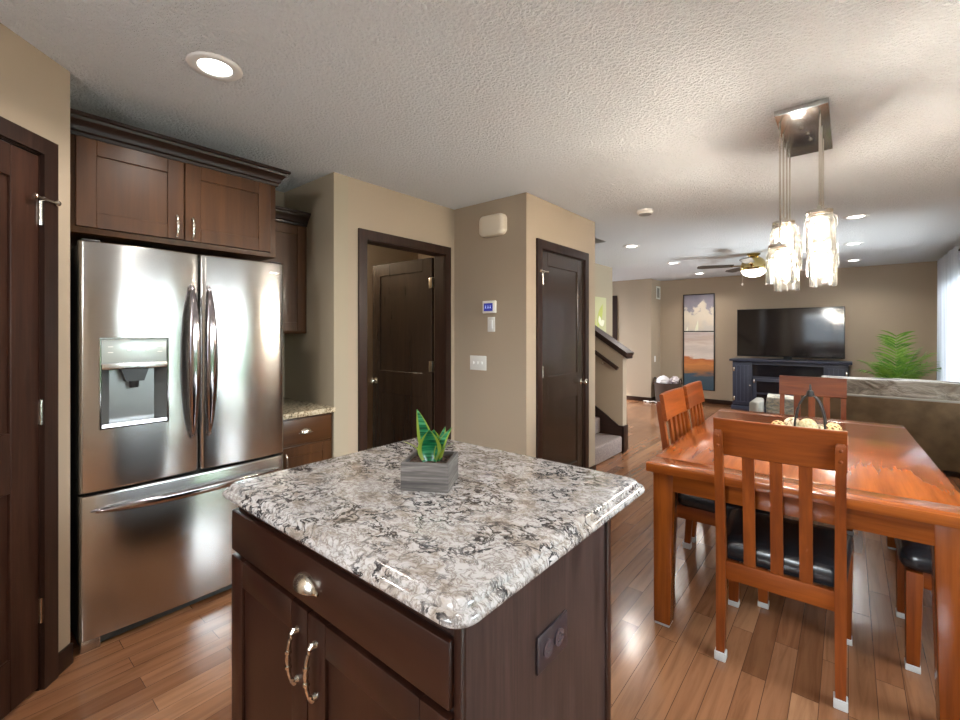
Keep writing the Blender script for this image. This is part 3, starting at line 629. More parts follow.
# planter with a snake plant
g = thing('plant_pot', 'small grey wooden box planter holding a snake plant on the island', 'planter', (-.921, .888, .930), math.radians(31))
b = MB(); hw = .067; tk = .009; ph = .078
b.box(-hw, hw, -hw, -hw+tk, 0, ph, .001, 1); b.box(-hw, hw, hw-tk, hw, 0, ph, .001, 1); b.box(-hw, -hw+tk, -hw+tk, hw-tk, 0, ph, .001, 1); b.box(hw-tk, hw, -hw+tk, hw-tk, 0, ph, .001, 1); b.box(-hw+tk, hw-tk, -hw+tk, hw-tk, 0, .01)
b.build('box', 'planter_wood', g)
b = MB(); b.box(-hw+tk, hw-tk, -hw+tk, hw-tk, .01, .066); o = b.build('soil', 'soil', g)
sp = thing('snake_plant', 'short green snake plant with yellow-edged pointed leaves in grey planter', 'plant', (-.921, .888, .994), 0)
def leaf(p0, az, lean, ln, wd, m, name='leaf', curl=.35, parent=sp, twist=0):
    b = MB(); bm = b.bm; d0 = Vector((math.cos(az), math.sin(az), 0)); side = Vector((-math.sin(az+twist), math.cos(az+twist), 0)); rows = []
    nr = 14
    for i in range(nr+1):
        q = i/nr; c_ = Vector(p0)+d0*(lean*ln*q*q*.9+lean*ln*.1*q)+Vector((0, 0, ln*q*math.sqrt(max(.05, 1-lean*lean*q))))
        w_ = wd*(math.sin(min(1, q*1.35+.28)*PI/2)**1.0)*(1-q**2.6)+.0006; row = []
        for k in range(7):
            u = -1+2*k/6; row.append(bm.verts.new(c_+side*(u*w_)+d0*(-curl*w_*(1-u*u))))
        rows.append(row)
    for a, c2 in zip(rows[:-1], rows[1:]):
        for k in range(6):
            f = bm.faces.new((a[k], a[k+1], c2[k+1], c2[k])); f.material_index = 1 if k in (0, 5) and a is not rows[0] else 0
    bmesh.ops.solidify(bm, geom=list(bm.faces), thickness=.0016)
    o = b.build(name, [m, 'leaf_edge'], parent); return o
va = math.atan2(-.888, .921); vl = math.radians(219.7); vr = math.radians(39.7)      # towards the kitchen side, and along the box front
leaf((.008, -.012, 0), va, .20, .100, .038, 'snake_leaf', curl=.55)
leaf((-.018, .004, 0), vl, .20, .150, .025, 'snake_leaf', curl=.1, twist=PI/2)
leaf((.0, .012, 0), va+PI, .10, .088, .034, 'snake_leaf', curl=-.4)
leaf((.018, .008, 0), vr, .40, .108, .015, 'snake_leaf', curl=.2, twist=PI/2)
leaf((.012, .022, 0), vr+.5, .2, .098, .017, 'snake_leaf', curl=.3, twist=PI/2)
leaf((-.022, -.010, 0), vl, .72, .080, .009, 'leaf_edge', curl=.3); leaf((.022, .002, 0), vr, .66, .075, .012, 'snake_leaf', curl=.3); leaf((-.006, .018, 0), vl+.5, .5, .075, .010, 'leaf_edge', curl=.4)

# ------------------------------------------------------------------ dining table
g = thing('dining_table', 'long reddish brown wooden dining table with square legs', 'table', (-.222, 3.0, 0), .03)
b = MB(); hx, hy = .5225, .93; ch = .012
b.box(-hx, hx, -hy+.14, hy-.14, .73, .767, .003, 2); b.build('tabletop', 'table_wood_y', g)
for s_ in (-1, 1):
    y0, y1 = sorted((s_*hy, s_*(hy-.139))); B(-hx, hx, y0, y1, .729, .767, bev=.003).build('breadboard_end', 'table_wood_x', g)
ap = .07
B(-hx+ap, hx-ap, -hy+ap, -hy+ap+.022, .635, .73, bev=.002).build('apron', 'table_wood_x', g); B(-hx+ap, hx-ap, hy-ap-.022, hy-ap, .635, .73, bev=.002).build('apron', 'table_wood_x', g)
B(-hx+ap, -hx+ap+.022, -hy+ap+.022, hy-ap-.022, .635, .73, bev=.002).build('apron', 'table_wood_y', g); B(hx-ap-.022, hx-ap, -hy+ap+.022, hy-ap-.022, .635, .73, bev=.002).build('apron', 'table_wood_y', g)
for sx in (-1, 1):
    for sy in (-1, 1):
        cx, cy = sx*(hx-.012-.045), sy*(hy-.068-.045)
        lg = MB().taper((cx+sx*.006, cy+sy*.006), .072, .072, .012, (cx, cy), .09, .09, .729, .004).build('leg', 'table_wood_z', g)
        B(cx+sx*.006-.032, cx+sx*.006+.032, cy+sy*.006-.032, cy+sy*.006+.032, 0, .014, bev=.003).build('foot_pad', 'foot_cap', lg)

# ------------------------------------------------------------------ dining chair. local: sits facing +y, back legs at y=0
def make_chair(label):
    g = thing('dining_chair', label, 'chair', (0, 0, 0), 0, 'matching slat-back dining chairs around the table')
    hw = .195
    def back_y(z): return 0 if z < .42 else -.085*((z-.42)/.6)**1.15
    for s_ in (-1, 1):
        x = s_*hw; b = MB(); L = []
        for z, w_, d_ in ((.0, .030, .034), (.2, .034, .038), (.40, .036, .044), (.5, .034, .040), (.65, .033, .034), (.8, .032, .030), (.93, .032, .028), (.958, .030, .024), (.968, .02, .014)):
            y = back_y(z)+(-.018*(1-z/.4)**2 if z < .4 else 0)
            L.append([(x-w_/2, y-d_/2, z), (x+w_/2, y-d_/2, z), (x+w_/2, y+d_/2, z), (x-w_/2, y+d_/2, z)])
        bm = b.bm; b.loops(L); lg = b.build('back_leg', 'chair_wood_z', g, smooth=30)
        B(x-.021, x+.021, -.018-.023, -.018+.023, -.0, .034, bev=.003).build('foot_cap', 'foot_cap', lg)
        for z in (.905, .945): MB().sphere((x, back_y(z)-.0145, z), .0065, 10, 8, (1, .7, 1)).build('peg', 'chair_wood_x', lg)
        lf = MB().taper((s_*.216, .435), .040, .040, .0, (s_*.212, .43), .056, .052, .40, .003).build('front_leg', 'chair_wood_z', g)
        B(s_*.216-.023, s_*.216+.023, .435-.023, .435+.023, 0, .026, bev=.003).build('foot_cap', 'foot_cap', lf)
    # seat frame rails
    B(-hw+.016, hw-.016, -.012, .012, .335, .41, bev=.003).build('back_rail', 'chair_wood_x', g); B(-.186, .186, .42, .445, .335, .405, bev=.003).build('front_rail', 'chair_wood_x', g)
    for s_ in (-1, 1): B(s_*.2-.011, s_*.2+.011, .014, .41, .335, .405, bev=.003).build('side_rail', 'chair_wood_y', g)
    # padded leather seat
    b = MB(); L = []
    for ins, z in ((.03, .405), (.004, .408), (-.004, .425), (-.006, .445), (.0, .468), (.014, .482), (.05, .493), (.12, .498)):
        P = []
        x0, x1, y0, y1 = -.240+ins, .240-ins, .022+ins*.6, .47-ins
        for px_, py_, _ in rrect(x0, x1, y0, y1, max(.02, .05-ins*.3), z): P.append((px_*(1-.13*(.47-py_)/.45), py_, z))
        L.append(P)
    b.loops(L).build('seat', 'leather', g, smooth=60)
    # top rail in front of the posts, gently curved
    def slab(x0, x1, zs, th, nm, m, dy, curve):
        b = MB(); n = 12; L = []
        for i in range(n+1):
            x = x0+(x1-x0)*i/n; o_ = curve*(1-(x/.215)**2)
            ring = []
            k = .004
            for yy, z in [(-th/2, zs[0]+k), (-th/2, zs[1]-k), (-th/2+k, zs[1]), (th/2-k, zs[1]), (th/2, zs[1]-k), (th/2, zs[0]+k), (th/2-k, zs[0]), (-th/2+k, zs[0])]:
                ring.append((x, back_y(z)+dy+yy-o_, z))
            L.append(ring)
        return b.loops(L).build(nm, m, g, smooth=40)
    slab(-.214, .214, (.862, 1.012), .022, 'top_rail', 'chair_wood_x', .0245, .012)
    for x in (-.093, 0, .093):
        b = MB(); L = []
        for i in range(11):
            z = .405+(.87-.405)*i/10; y = back_y(z)*1.0+.004+.012*(i/10); L.append([(x-.021, y-.007, z), (x+.021, y-.007, z), (x+.021, y+.007, z), (x-.021, y+.007, z)])
        b.loops(L).build('slat', 'chair_wood_z', g, smooth=30)
    return g
ch = make_chair('wooden slat-back chair nearest the camera, tucked under the near table end'); at(ch, (-.217, 2.098, 0), .02)
dup(ch, (-.765, 2.815, 0), -PI/2+.02, 'wooden chair on the left long side of the table, nearer of the two')
dup(ch, (-.775, 3.318, 0), -PI/2+.02, 'wooden chair on the left long side of the table, farther of the two')
dup(ch, (-.222, 4.345, 0), PI+.02, 'wooden slat-back chair at the far table end before the sofa')
dup(ch, (.635, 2.72, 0), PI/2, 'wooden chair on the right side of the table, only seat and legs in view')

# ------------------------------------------------------------------ centrepiece on the table
TZ = .767
g = thing('decor_tray', 'pale wooden tray with a black arched iron handle on the dining table', 'tray', (-.175, 3.02, TZ), .03)
b = MB(); b.box(-.172, .172, -.085, .085, .024, .036); b.box(-.16, -.12, -.07, .07, 0, .026, .003); b.box(.12, .16, -.07, .07, 0, .026, .003); b.box(-.172, .172, -.085, -.073, .034, .066, .002); b.box(-.172, .172, .073, .085, .034, .066, .002); b.box(-.172, -.160, -.073, .073, .034, .066, .002); b.box(.160, .172, -.073, .073, .034, .066, .002); b.build('tray', 'tray_wood', g)
def arch(ax):
    b = MB(); P = []
    for i in range(25):
        a = PI*i/24; u = .074*math.cos(a); z = .034+.222*math.sin(a)**.8
        P.append((.015+u*math.cos(ax), u*math.sin(ax), z))
    return b.tube(P, .0052, 8)
arch(.35).build('arch', 'iron', g); arch(-.5).build('arch', 'iron', g)
b = MB(); b.lathe([(.016, .248), (.018, .260), (.014, .278), (.006, .282), (.004, .312), (.001, .316)], (.015, 0, 0), 14); b.build('finial', 'iron', g)
balls = [(.112, .01, .040, 'ball_wicker', 'woven brown wicker ball at the right end of the tray'), (.005, -.015, .046, 'ball_moss', 'mossy green-gold ball in the middle of the tray'), (-.065, .02, .043, 'ball_pale', 'pale speckled ball left of the mossy ball'), (-.13, -.022, .034, 'ball_wicker', 'small woven ball at the left end of the tray'), (.06, .042, .030, 'ball_pale', 'small pale ball behind the wicker ball on the tray'), (-.075, -.045, .026, 'ball_moss', 'smallest mossy ball at the front left of the tray')]
for x, y, r, m, lb in balls:
    o = MB().sphere((0, 0, 0), r, 24, 14).build('decorative_ball', m); o.location = (-.175+x-.03*y, 3.02+y+.03*x, TZ+.036+r); tag(o, lb, 'decorative ball', 'decorative balls in the tray')

# ------------------------------------------------------------------ pendant fixture
g = thing('pendant_light', 'linear pendant light of glowing glass jars above the dining table', 'pendant light')
cx0, cx1, cy0, cy1 = -.278, -.068, 2.573, 3.23
B(cx0, cx1, cy0, cy1, 2.412, 2.44, bev=.003).build('canopy', 'steel_plain', g)
for y in (2.80, 2.9, 3.0): MB().lathe([(.009, 2.404), (.009, 2.413)], (-.17+.02*math.sin(y*40), y, 0), 12).build('screw', 'nickel', g)
jars = [(-.262, 2.655, 1.800), (-.262, 2.81, 1.945), (-.262, 2.97, 1.785), (-.262, 3.13, 1.935), (-.104, 2.64, 1.940), (-.104, 2.80, 1.835), (-.104, 2.99, 1.800)]
for x, y, zt in jars:
    MB().tube([(x, y, 2.412), (x, y, zt+.02)], .0045, 8).build('rod', 'nickel', g)
    # zt = top of lid; glass body below
    b = MB(); b.lathe([(.047, zt-.018), (.048, zt-.03), (.058, zt-.048), (.060, zt-.06), (.060, zt-.17), (.0595, zt-.188)], (x, y, 0), 28, False, False)
    js = b.build('jar_shade', 'jar_glass', g, smooth=60)
    b = MB(); b.lathe([(.010, zt+.022), (.012, zt+.004), (.046, zt+.002), (.0505, zt), (.0512, zt-.003), (.0512, zt-.014), (.0495, zt-.016)], (x, y, 0), 28, True, False); b.build('lid', 'jar_lid', js, smooth=40)
    b = MB()
    for zz in (zt-.024, zt-.036):
        P = [(x+.0505*math.cos(2*PI*k/24), y+.0505*math.sin(2*PI*k/24), zz) for k in range(25)]; b.tube(P, .002, 6)
    b.tube([(x+.051, y, zt-.024), (x+.064, y, zt-.035), (x+.066, y, zt-.075), (x+.058, y, zt-.09)], .002, 6); b.build('bail_wire', 'nickel', js)
    b = MB(); b.lathe([(.014, zt-.002), (.014, zt-.045), (.011, zt-.048)], (x, y, 0), 14); b.build('socket', 'nickel', js)
    b = MB(); b.lathe([(.010, zt-.048), (.012, zt-.06), (.019, zt-.082), (.022, zt-.097), (.019, zt-.112), (.010, zt-.120), (.001, zt-.122)], (x, y, 0), 16); b.build('bulb', 'bulb', js, smooth=80)

# ------------------------------------------------------------------ recessed ceiling lights
RL = [(-1.975, .698, 'round recessed ceiling light above the kitchen, in front of the refrigerator'), (-2.065, 5.43, 'recessed ceiling light nearest the stairs in the left far row'), (-2.07, 7.15, 'middle recessed ceiling light of the left far row'), (-2.07, 8.7, 'recessed ceiling light of the left far row, closest to the painting'), (.055, 5.38, 'recessed ceiling light right of the pendant jars, nearest the camera'), (.05, 6.98, 'middle recessed ceiling light right of the pendant jars'), (.06, 8.58, 'recessed ceiling light right of the pendant jars, closest to the far wall')]
for i, (x, y, lb) in enumerate(RL):
    o = thing('recessed_light', lb, 'ceiling light', (x, y, H), 0, 'round recessed ceiling lights')
    MB().lathe([(.059, -.001), (.066, -.006), (.094, -.006), (.1, .0)], (0, 0, 0), 32, False, False).build('trim_ring', 'lamp_trim', o, smooth=60)
    MB().lathe([(.060, -.0035), (.001, -.0045)], (0, 0, 0), 32, True, True).build('lens', 'lens_light', o)
    spot('recessed_light_lamp', (x, y, H-.03), 24 if i == 0 else 26, (1, .94, .87))
for x, y in ((-.75, .75), (-1.1, -1.2), (.3, -1.2)): spot('kitchen_lamp', (x, y, H-.03), 12, (1, .95, .88))
point('kitchen_fill', (-.5, -1.3, 2.05), 50, (1, .98, .95), .15)  # added fill behind the camera, brightens ceiling and kitchen; no fixture there
point('powder_room_lamp', (-4.1, 2.3, 2.25), 12, (1, .84, .62), .08)

# smoke detector
o = thing('smoke_detector', 'white round smoke detector on the ceiling near the stairs', 'smoke detector', (-1.376, 3.93, H)); 
MB().lathe([(.068, 0), (.068, -.022), (.05, -.036), (.001, -.038)], (0, 0, 0), 24).build('housing', 'white_plastic', o)
MB().lathe([(.052, -.034), (.054, -.0385), (.03, -.0395)], (0, 0, 0), 24, False, True).build('vent_ring', 'alcove_grey', o)

# ------------------------------------------------------------------ ceiling fan
g = thing('ceiling_fan', 'brass ceiling fan with dark blades and a light bowl in the living room', 'ceiling fan', (-.99, 7.0, 0))
MB().lathe([(.075, H), (.085, 2.425), (.06, 2.41), (.055, 2.40), (.085, 2.385), (.125, 2.35), (.15, 2.30), (.160, 2.25), (.158, 2.225), (.148, 2.21)], (0, 0, 0), 32).build('motor_housing', 'brass', g, smooth=50)
MB().lathe([(.147, 2.212), (.142, 2.195), (.12, 2.16), (.08, 2.135), (.03, 2.122), (.001, 2.12)], (0, 0, 0), 32).build('light_bowl', 'bowl_glass', g, smooth=60)
for k in range(5):
    a = math.radians(198+72*k); mt = Matrix.Rotation(a, 4, 'Z') @ Matrix.Translation((0, 0, 2.285)) @ Matrix.Rotation(math.radians(9), 4, 'X')
    b = MB(); P = [(.24, -.05), (.62, -.068), (.68, -.05), (.69, 0), (.68, .05), (.62, .068), (.24, .05)]
    b.prism(P, 'z', -.004, .004); bmesh.ops.transform(b.bm, matrix=mt, verts=b.bm.verts); bl = b.build('blade', 'blade_wood', g, smooth=0)
    b = MB(); b.box(.14, .28, -.018, .018, -.009, -.003, .002); bmesh.ops.transform(b.bm, matrix=mt, verts=b.bm.verts); b.build('blade_bracket', 'brass', bl)
for x, y in ((-.118, -.09), (.14, .06)):
    b = MB(); b.tube([(x, y, 2.22), (x, y, 2.03)], .003, 6); b.sphere((x, y, 2.02), .013, 10, 8); b.build('pull_chain', 'jar_lid', g)

# ------------------------------------------------------------------ wall fittings
g = thing('thermostat', 'white thermostat with a blue screen on the tan wall', 'thermostat', (-2.247, 2.84, 1.574))
B(-.066, .066, -.024, 0, -.05, .05, bev=.005).build('housing', 'white_plastic', g); B(-.05, .042, -.0255, -.023, -.034, .03).build('screen', 'lcd', g)
b = MB()
for x in (-.03, -.005, .018): b.box(x-.008, x+.006, -.0262, -.0254, -.01, -.007); b.box(x-.001, x+.002, -.0262, -.0254, -.01, .012)
b.build('digit', 'digits', g)
g = thing('light_switch', 'single white rocker light switch just below the thermostat', 'light switch', (-2.235, 2.84, 1.432))
B(-.037, .037, -.006, 0, -.06, .06, bev=.003).build('plate', 'white_plastic', g); B(-.018, .018, -.011, -.005, -.034, .034, bev=.003).build('rocker', 'lamp_trim', g)
g = thing('light_switch', 'wide white switch plate lower on the thermostat wall', 'light switch', (-2.375, 2.84, 1.113))
B(-.088, .088, -.006, 0, -.06, .06, bev=.003).build('plate', 'white_plastic', g)
for x in (-.045, 0, .045): B(x-.005, x+.005, -.016, -.005, -.01, .012, bev=.002).build('toggle', 'lamp_trim', g)
g = thing('door_chime', 'rounded ivory door chime box high on the tan wall', 'door chime', (-2.205, 2.84, 2.228))
b = MB(); P = rrect(-.126, .126, -.084, .084, .045, 0); L = [[(p[0]*k, -d_, p[1]*k) for p in P] for k, d_ in ((1, 0), (1, .035), (.97, .048), (.9, .056), (.7, .06))]
b.loops(L).build('cover', 'ivory', g, smooth=60); B(-.11, .11, -.0605, -.056, -.003, .003).build('groove', 'ivory', g)
g = thing('light_switch', 'white switch plate on the nook wall beside the far painting', 'light switch', (-3.0, 9.13, .84))
B(0, .006, -.037, .037, -.06, .06, bev=.003).build('plate', 'white_plastic', g); B(.005, .011, -.016, .016, -.032, .032, bev=.002).build('rocker', 'white_plastic', g)
g = thing('wall_vent', 'white framed vent grille high on the nook wall', 'vent', (-3.0, 9.32, 2.185))
b = MB(); b.box(0, .012, -.115, .115, -.13, -.10, .002); b.box(0, .012, -.115, .115, .10, .13, .002); b.box(0, .012, -.115, -.085, -.1, .1, .002); b.box(0, .012, .085, .115, -.1, .1, .002); b.build('frame', 'white_plastic', g)
b = MB()
for i in range(9): b.box(.001, .006, -.085, .085, -.095+i*.022, -.082+i*.022)
b.build('louvres', 'alcove_grey', g)

# canvas with a leaf, on the foyer wall
g = thing('canvas_print', 'pale yellow-green leaf picture above the stair half wall', 'picture', (-3.0, 6.45, 1.28))
B(0, .03, -.30, .28, 0, .64, bev=.003).build('canvas', 'print_ground', g)
def leafp(y, z, a, l, w_): 
    P = []
    for i in range(9): q = i/8; P.append((q*l, w_*math.sin(q*PI)))
    for i in range(7, 0, -1): q = i/8; P.append((q*l, -w_*math.sin(q*PI)))
    return [(y+u*math.cos(a)-v*math.sin(a), z+u*math.sin(a)+v*math.cos(a)) for u, v in P]
b = MB(); b.prism(leafp(-.05, .16, 1.1, .42, .07), 'x', .03, .033); b.prism(leafp(-.1, .1, 2.0, .34, .06), 'x', .03, .033); b.build('leaf_motif', 'leaf_print', g, smooth=0)
b = MB(); b.prism(leafp(.06, .2, .5, .16, .05), 'x', .03, .034); b.prism(leafp(.06, .2, 1.9, .16, .05), 'x', .03, .034); b.build('flower_motif', 'print_white', g, smooth=0)

# seascape painting on the far wall
g = thing('canvas_painting', 'tall narrow framed seascape painting with a sailboat on the far wall', 'painting', (-2.26, 9.47, .262))
B(-.27, .27, -.028, -.003, 0, 1.85).build('canvas', 'seascape', g)
b = MB(); b.box(-.285, -.268, -.036, 0, -.016, 1.866, .002); b.box(.268, .285, -.036, 0, -.016, 1.866, .002); b.box(-.268, .268, -.036, 0, -.016, .0, .002); b.box(-.268, .268, -.036, 0, 1.85, 1.866, .002); b.build('frame', 'tv_frame', g)
MB().prism([(-.06, 1.14), (-.075, 1.15), (-.01, 1.36), (-.005, 1.15)], 'y', -.0295, -.028).build('sail', 'print_white', g, smooth=0); MB().prism([(-.20, 1.14), (-.235, 1.15), (-.20, 1.23), (-.195, 1.15)], 'y', -.0295, -.028).build('sail', 'print_white', g, smooth=0)
b = MB(); b.box(-.268, .268, -.0292, -.028, 1.122, 1.142); b.build('horizon_band', 'tv_frame', g)

# ------------------------------------------------------------------ television and media console
g = thing('media_console', 'navy blue media console under the television', 'media console', (-.795, 9.2, 0))
hw = .80
b = MB(); b.box(-hw, hw, -.20, .23, .045, .865, .003); b.build('carcass', 'navy', g)
B(-hw-.02, hw+.02, -.235, .24, 0, .075, bev=.008).build('plinth', 'navy', g); B(-hw-.045, hw+.045, -.255, .245, .865, .905, bev=.01).build('top', 'navy', g)
for s_ in (-1, 1):
    x0, x1 = sorted((s_*.79, s_*.50)); b = MB(); b.box(x0, x1, -.222, -.201, .10, .845, .003); dd = b.build('door', 'navy', g)
    b = MB()
    for k in range(1, 5): xx = x0+(x1-x0)*k/5; b.box(xx-.003, xx+.003, -.2255, -.221, .16, .79)
    b.box(x0+.035, x1-.035, -.2255, -.221, .15, .157); b.box(x0+.035, x1-.035, -.2255, -.221, .79, .797); b.build('groove', 'navy_line', dd)
    for z in (.2, .72): B(s_*.775-.012, s_*.775+.012, -.228, -.221, z-.035, z+.035, bev=.002).build('hinge', 'nickel', dd)
    MB().sphere((s_*.525, -.236, .45), .014, 12, 8).build('knob', 'nickel', dd)
b = MB(); b.box(-.49, .49, -.2035, -.2005, .615, .815); b.build('shelf_shade', 'glass_and_shade', g)  # dark sheet on the solid front paints the shade inside the open shelf
for s_ in (-1, 1):
    x0, x1 = sorted((s_*.485, s_*.012)); b = MB(); b.box(x0, x1, -.222, -.201, .10, .575, .003); dd = b.build('door', 'navy', g)
    B(x0+.055, x1-.055, -.2245, -.2215, .34, .53).build('door_pane', 'glass_and_shade', dd); B(x0+.055, x1-.055, -.2245, -.2215, .13, .31).build('door_pane', 'glass_and_shade', dd)
    B(s_*.465-.01, s_*.465+.01, -.228, -.221, .50, .56, bev=.002).build('hinge', 'nickel', dd)
g = thing('television', 'large black flat-screen television standing on the navy console', 'television', (-.80, 9.22, .905))
B(-.76, .76, -.012, .035, .042, .885, bev=.004).build('housing', 'tv_frame', g); B(-.75, .75, -.0145, -.0125, .06, .876).build('screen', 'screen', g)
b = MB(); b.box(-.27, .27, -.10, .06, 0, .012, .004); b.box(-.06, .06, -.01, .03, .012, .06, .004); b.build('stand', 'tv_frame', g)

# basket with blankets near the far corner
g = thing('wicker_basket', 'dark brown basket holding blankets at the far corner by the painting', 'basket', (-2.72, 9.02, 0))
b = MB(); b.lathe([(.18, 0), (.21, .02), (.235, .2), (.245, .38), (.25, .395), (.235, .395), (.225, .2), (.19, .03)], (0, 0, 0), 28); b.build('basket', 'wicker_dark', g)
for s_ in (-1, 1):
    P = [(s_*.24, .09*math.cos(PI*i/12), .37+.11*math.sin(PI*i/12)) for i in range(13)]; MB().tube(P, .012, 8).build('handle', 'wicker_dark', g)
def blob(name, loc, sc, m, seed):
    random.seed(seed); b = MB(); b.sphere((0, 0, 0), 1, 28, 16)
    for v in b.bm.verts: v.co *= 1+.10*math.sin(7*v.co.x+seed)*math.cos(6*v.co.y)+.05*math.sin(13*v.co.z+seed*2)
    for v in b.bm.verts: v.co = Vector((v.co.x*sc[0], v.co.y*sc[1], v.co.z*sc[2]))
    o = b.build(name, m); o.location = loc; return o
tag(blob('blanket', (-2.80, 9.0, .41), (.12, .17, .11), 'blanket_white', 1), 'white folded blanket on the left in the basket', 'blanket')
tag(blob('blanket', (-2.585, 9.04, .43), (.09, .15, .09), 'blanket', 4), 'pink and grey patterned blanket on the right in the basket', 'blanket')
o = MB().tube([(-3.12+.5*math.sin(i*.9)*.12+i*.028, 8.80+.04*math.cos(i*1.7), .008+.012*(1+math.sin(i*2.1))) for i in range(14)], .009, 8).build('power_cord', 'white_plastic'); tag(o, 'white cord lying on the floor by the hall baseboard', 'cord')

# ------------------------------------------------------------------ sofa
def cushion(name, x0, x1, y0, y1, z0, z1, m, parent, puff=.03, seed=0, sag=0.0, n=(22, 6, 8)):
    b = MB(); bm = b.bm; nx, ny, nz = n
    b.box(-1, 1, -1, 1, -1, 1); bmesh.ops.subdivide_edges(bm, edges=list(bm.edges), cuts=9, use_grid_fill=True)
    cx, cy, cz = (x0+x1)/2, (y0+y1)/2, (z0+z1)/2; hx, hy, hz = (x1-x0)/2, (y1-y0)/2, (z1-z0)/2
    for v in bm.verts:
        p = v.co.copy(); d_ = p.normalized()*max(abs(p.x), abs(p.y), abs(p.z)); q = p.lerp(d_, .22)
        wob = 1+puff*math.sin(3.1*p.x+seed)*math.cos(2.3*p.z+seed*1.7)+puff*.6*math.sin(6*p.x+2*p.z+seed)
        v.co = Vector((cx+q.x*hx, cy+q.y*hy*wob, cz+q.z*hz*(1+puff*.5*math.sin(4*p.x+seed))-sag*(1-p.x*p.x)))
    return b.build(name, m, parent, smooth=80)
g = thing('sofa', 'brown suede sofa seen from behind, past the dining table', 'sofa', (0, 0, 0))
b = MB(); b.box(-.47, 1.05, 6.02, 6.14, .06, .715, .02, 3); b.build('back_panel', 'suede', g)
MB().tube([(-.465, 6.03, .715), (.3, 6.03, .716), (1.05, 6.03, .715)], .012, 8).build('welt', 'sofa_grey', g)
B(-.47, 1.05, 6.14, 6.95, .06, .30, bev=.03, seg=3).build('base', 'suede', g)
cu = cushion('back_cushion', -.27, 1.06, 6.04, 6.36, .60, .895, 'microfibre', g, .05, .6)
b = MB(); P = [(-.25+1.30*k/20, 6.13+.012*math.sin(k), .872+.014*math.sin(PI*k/20)+.008*math.sin(k*.9)) for k in range(21)]; b.tube(P, .008, 6); b.build('piping', 'welt', cu)
for i, (a, b_) in enumerate(((-.44, .30), (.31, 1.04))): cushion('seat_cushion', a, b_, 6.36, 6.95, .29, .47, 'microfibre', g, .03, i)
b = MB(); b.box(-.90, -.47, 6.1, 7.5, .06, .22, .03, 3); b.build('chaise_base', 'sofa_grey', g)
cushion('chaise_cushion', -.79, -.47, 6.12, 7.5, .20, .33, 'sofa_grey', g, .02, 4)
B(-.90, -.80, 6.03, 6.5, .06, .56, bev=.03, seg=3).build('arm', 'sofa_grey', g)
for x, y in ((-.42, 6.08), (1.0, 6.08), (-.85, 6.15), (-.85, 7.4), (1.0, 6.88)): MB().taper((x, y), .03, .03, 0, (x, y), .05, .05, .07, 0).build('foot', 'trim_wood', g)
pw = cushion('throw_pillow', -.19, .19, -.08, .08, -.135, .135, 'pillow_fabric', None, .04, 1.2)
pw.location = (-.60, 6.52, .465); pw.rotation_euler = (.2, .06, .05); tag(pw, 'beige patterned throw pillow at the left end of the sofa', 'pillow')

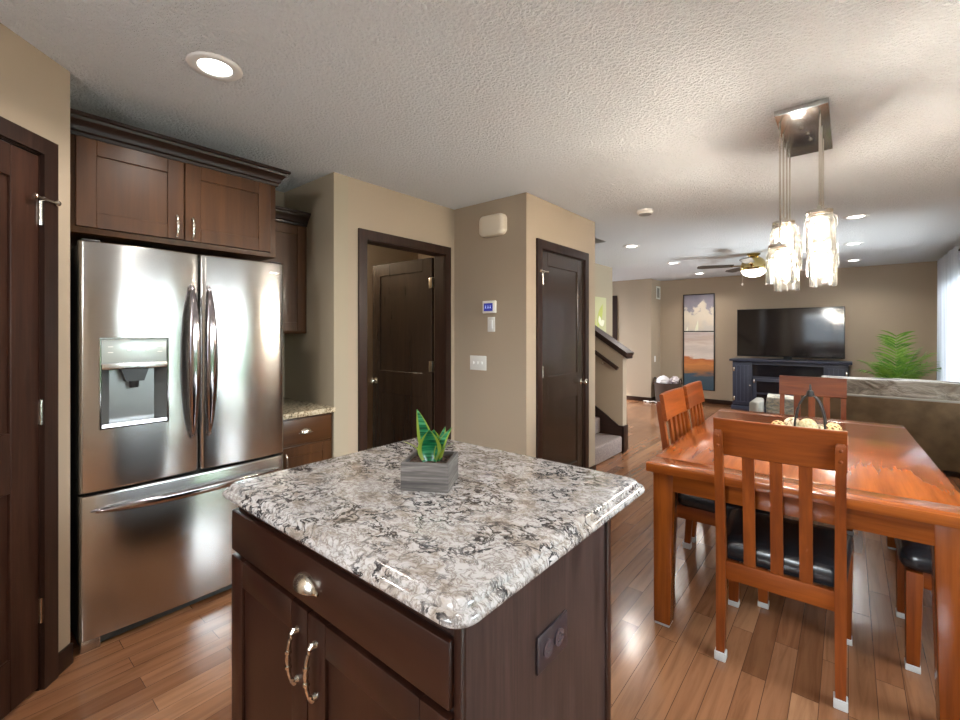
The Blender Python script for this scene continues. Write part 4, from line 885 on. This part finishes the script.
# ------------------------------------------------------------------ palm behind the sofa
g = thing('potted_palm', 'green potted palm in the far right corner behind the sofa', 'plant', (.54, 8.68, 0))
MB().lathe([(.12, 0), (.15, .02), (.19, .38), (.205, .40), (.19, .40), (.16, .36), (.001, .36)], (0, 0, 0), 28, True, True).build('pot', 'pot_grey', g, smooth=40)
def frond(az, lean, ln, seed, z0=.36):
    if math.cos(az) > .3: ln *= .78
    if math.cos(az) < -.5: ln *= .72
    if lean < .5: ln *= 1.1
    if math.sin(az) > .4: ln *= .85
    rnd = random.Random(seed); d0 = Vector((math.cos(az), math.sin(az), 0)); pts = []; n = 22
    for i in range(n+1):
        q = i/n; ang = PI/2-lean*q**1.1; 
        if i == 0: p = Vector((0, 0, z0))+d0*.03
        else: p = pts[-1]+(d0*math.cos(ang)+Vector((0, 0, math.sin(ang))))*(ln*1.0/n)
        pts.append(p)
    b = MB(); b.tube(pts, [.008*(1-.8*i/n) for i in range(n+1)], 6); stem = b; bm = b.bm
    side = Vector((-d0.y, d0.x, 0))
    for i in range(5, n+1):
        q = i/n; p = pts[i]; tdir = (pts[min(i+1, n)]-pts[i-1]).normalized()
        for s_ in (-1, 1):
            l = ln*.34*math.sin(min(1, (q-.15)*1.3+.25)*PI*.62+.25)*rnd.uniform(.85, 1.1); w_ = .011
            dr_ = (side*s_*.85+tdir*.75+Vector((0, 0, rnd.uniform(-.1, .15)))).normalized(); up_ = dr_.cross(tdir).normalized(); wv = dr_.cross(up_).normalized()
            prev = None
            for k in range(5):
                u = k/4; c_ = p+dr_*(l*u)+Vector((0, 0, -.28*l*u*u)); ww = w_*math.sin(max(.05, min(.98, .2+u*.8))*PI)
                cur = (bm.verts.new(c_-wv*ww), bm.verts.new(c_+wv*ww+Vector((0, 0, .0))))
                if prev: bm.faces.new((prev[0], prev[1], cur[1], cur[0]))
                prev = cur
    b.build('frond', 'palm_leaf', g, smooth=60)
for i, (az, lean, ln) in enumerate([(1.7, .3, .98), (3.0, .55, .98), (.2, .7, .95), (4.6, .45, .9), (2.4, .9, .9), (5.6, 1.0, .9), (3.5, 1.35, .9), (.0, 1.35, .95), (4.1, .95, .85), (1.1, .8, .9), (5.1, 1.3, .8), (2.0, 1.25, .85), (6.0, .45, .9), (3.2, 1.0, .95)]): frond(az, lean, ln, i)

# ------------------------------------------------------------------ curtain and rod at the living room window
g = thing('curtain_rod', 'dark curtain rod above the living room window', 'curtain rod', (0, 0, 0))
MB().tube([(1.005, 9.08, 2.335), (1.005, 6.3, 2.335)], .013, 10).build('rod', 'iron', g); MB().sphere((1.005, 9.1, 2.335), .026, 14, 10).build('finial', 'iron', g); MB().tube([(1.005, 9.0, 2.335), (1.08, 9.0, 2.335)], .008, 8).build('bracket', 'iron', g)
b = MB(); bm = b.bm; rows = []; ny = 156
for j in range(13):
    q = j/12; z = 2.375-q*2.36; row = []
    for i in range(ny+1):
        u = i/ny; y = 9.03-u*(1.50+.05*q)+.03*q; x = 1.005-.015+.032*math.sin(u*2*PI*13+.4*q)*(1-.25*q)+.008*math.sin(u*23+q*3)
        row.append(bm.verts.new((x, y, z)))
    rows.append(row)
for a, c2 in zip(rows[:-1], rows[1:]):
    for i in range(ny): bm.faces.new((a[i], a[i+1], c2[i+1], c2[i]))
bmesh.ops.solidify(bm, geom=list(bm.faces), thickness=.003)
o = b.build('curtain', 'curtain', smooth=80); tag(o, 'white pleated curtain panel hanging at the right edge of the far wall', 'curtain')
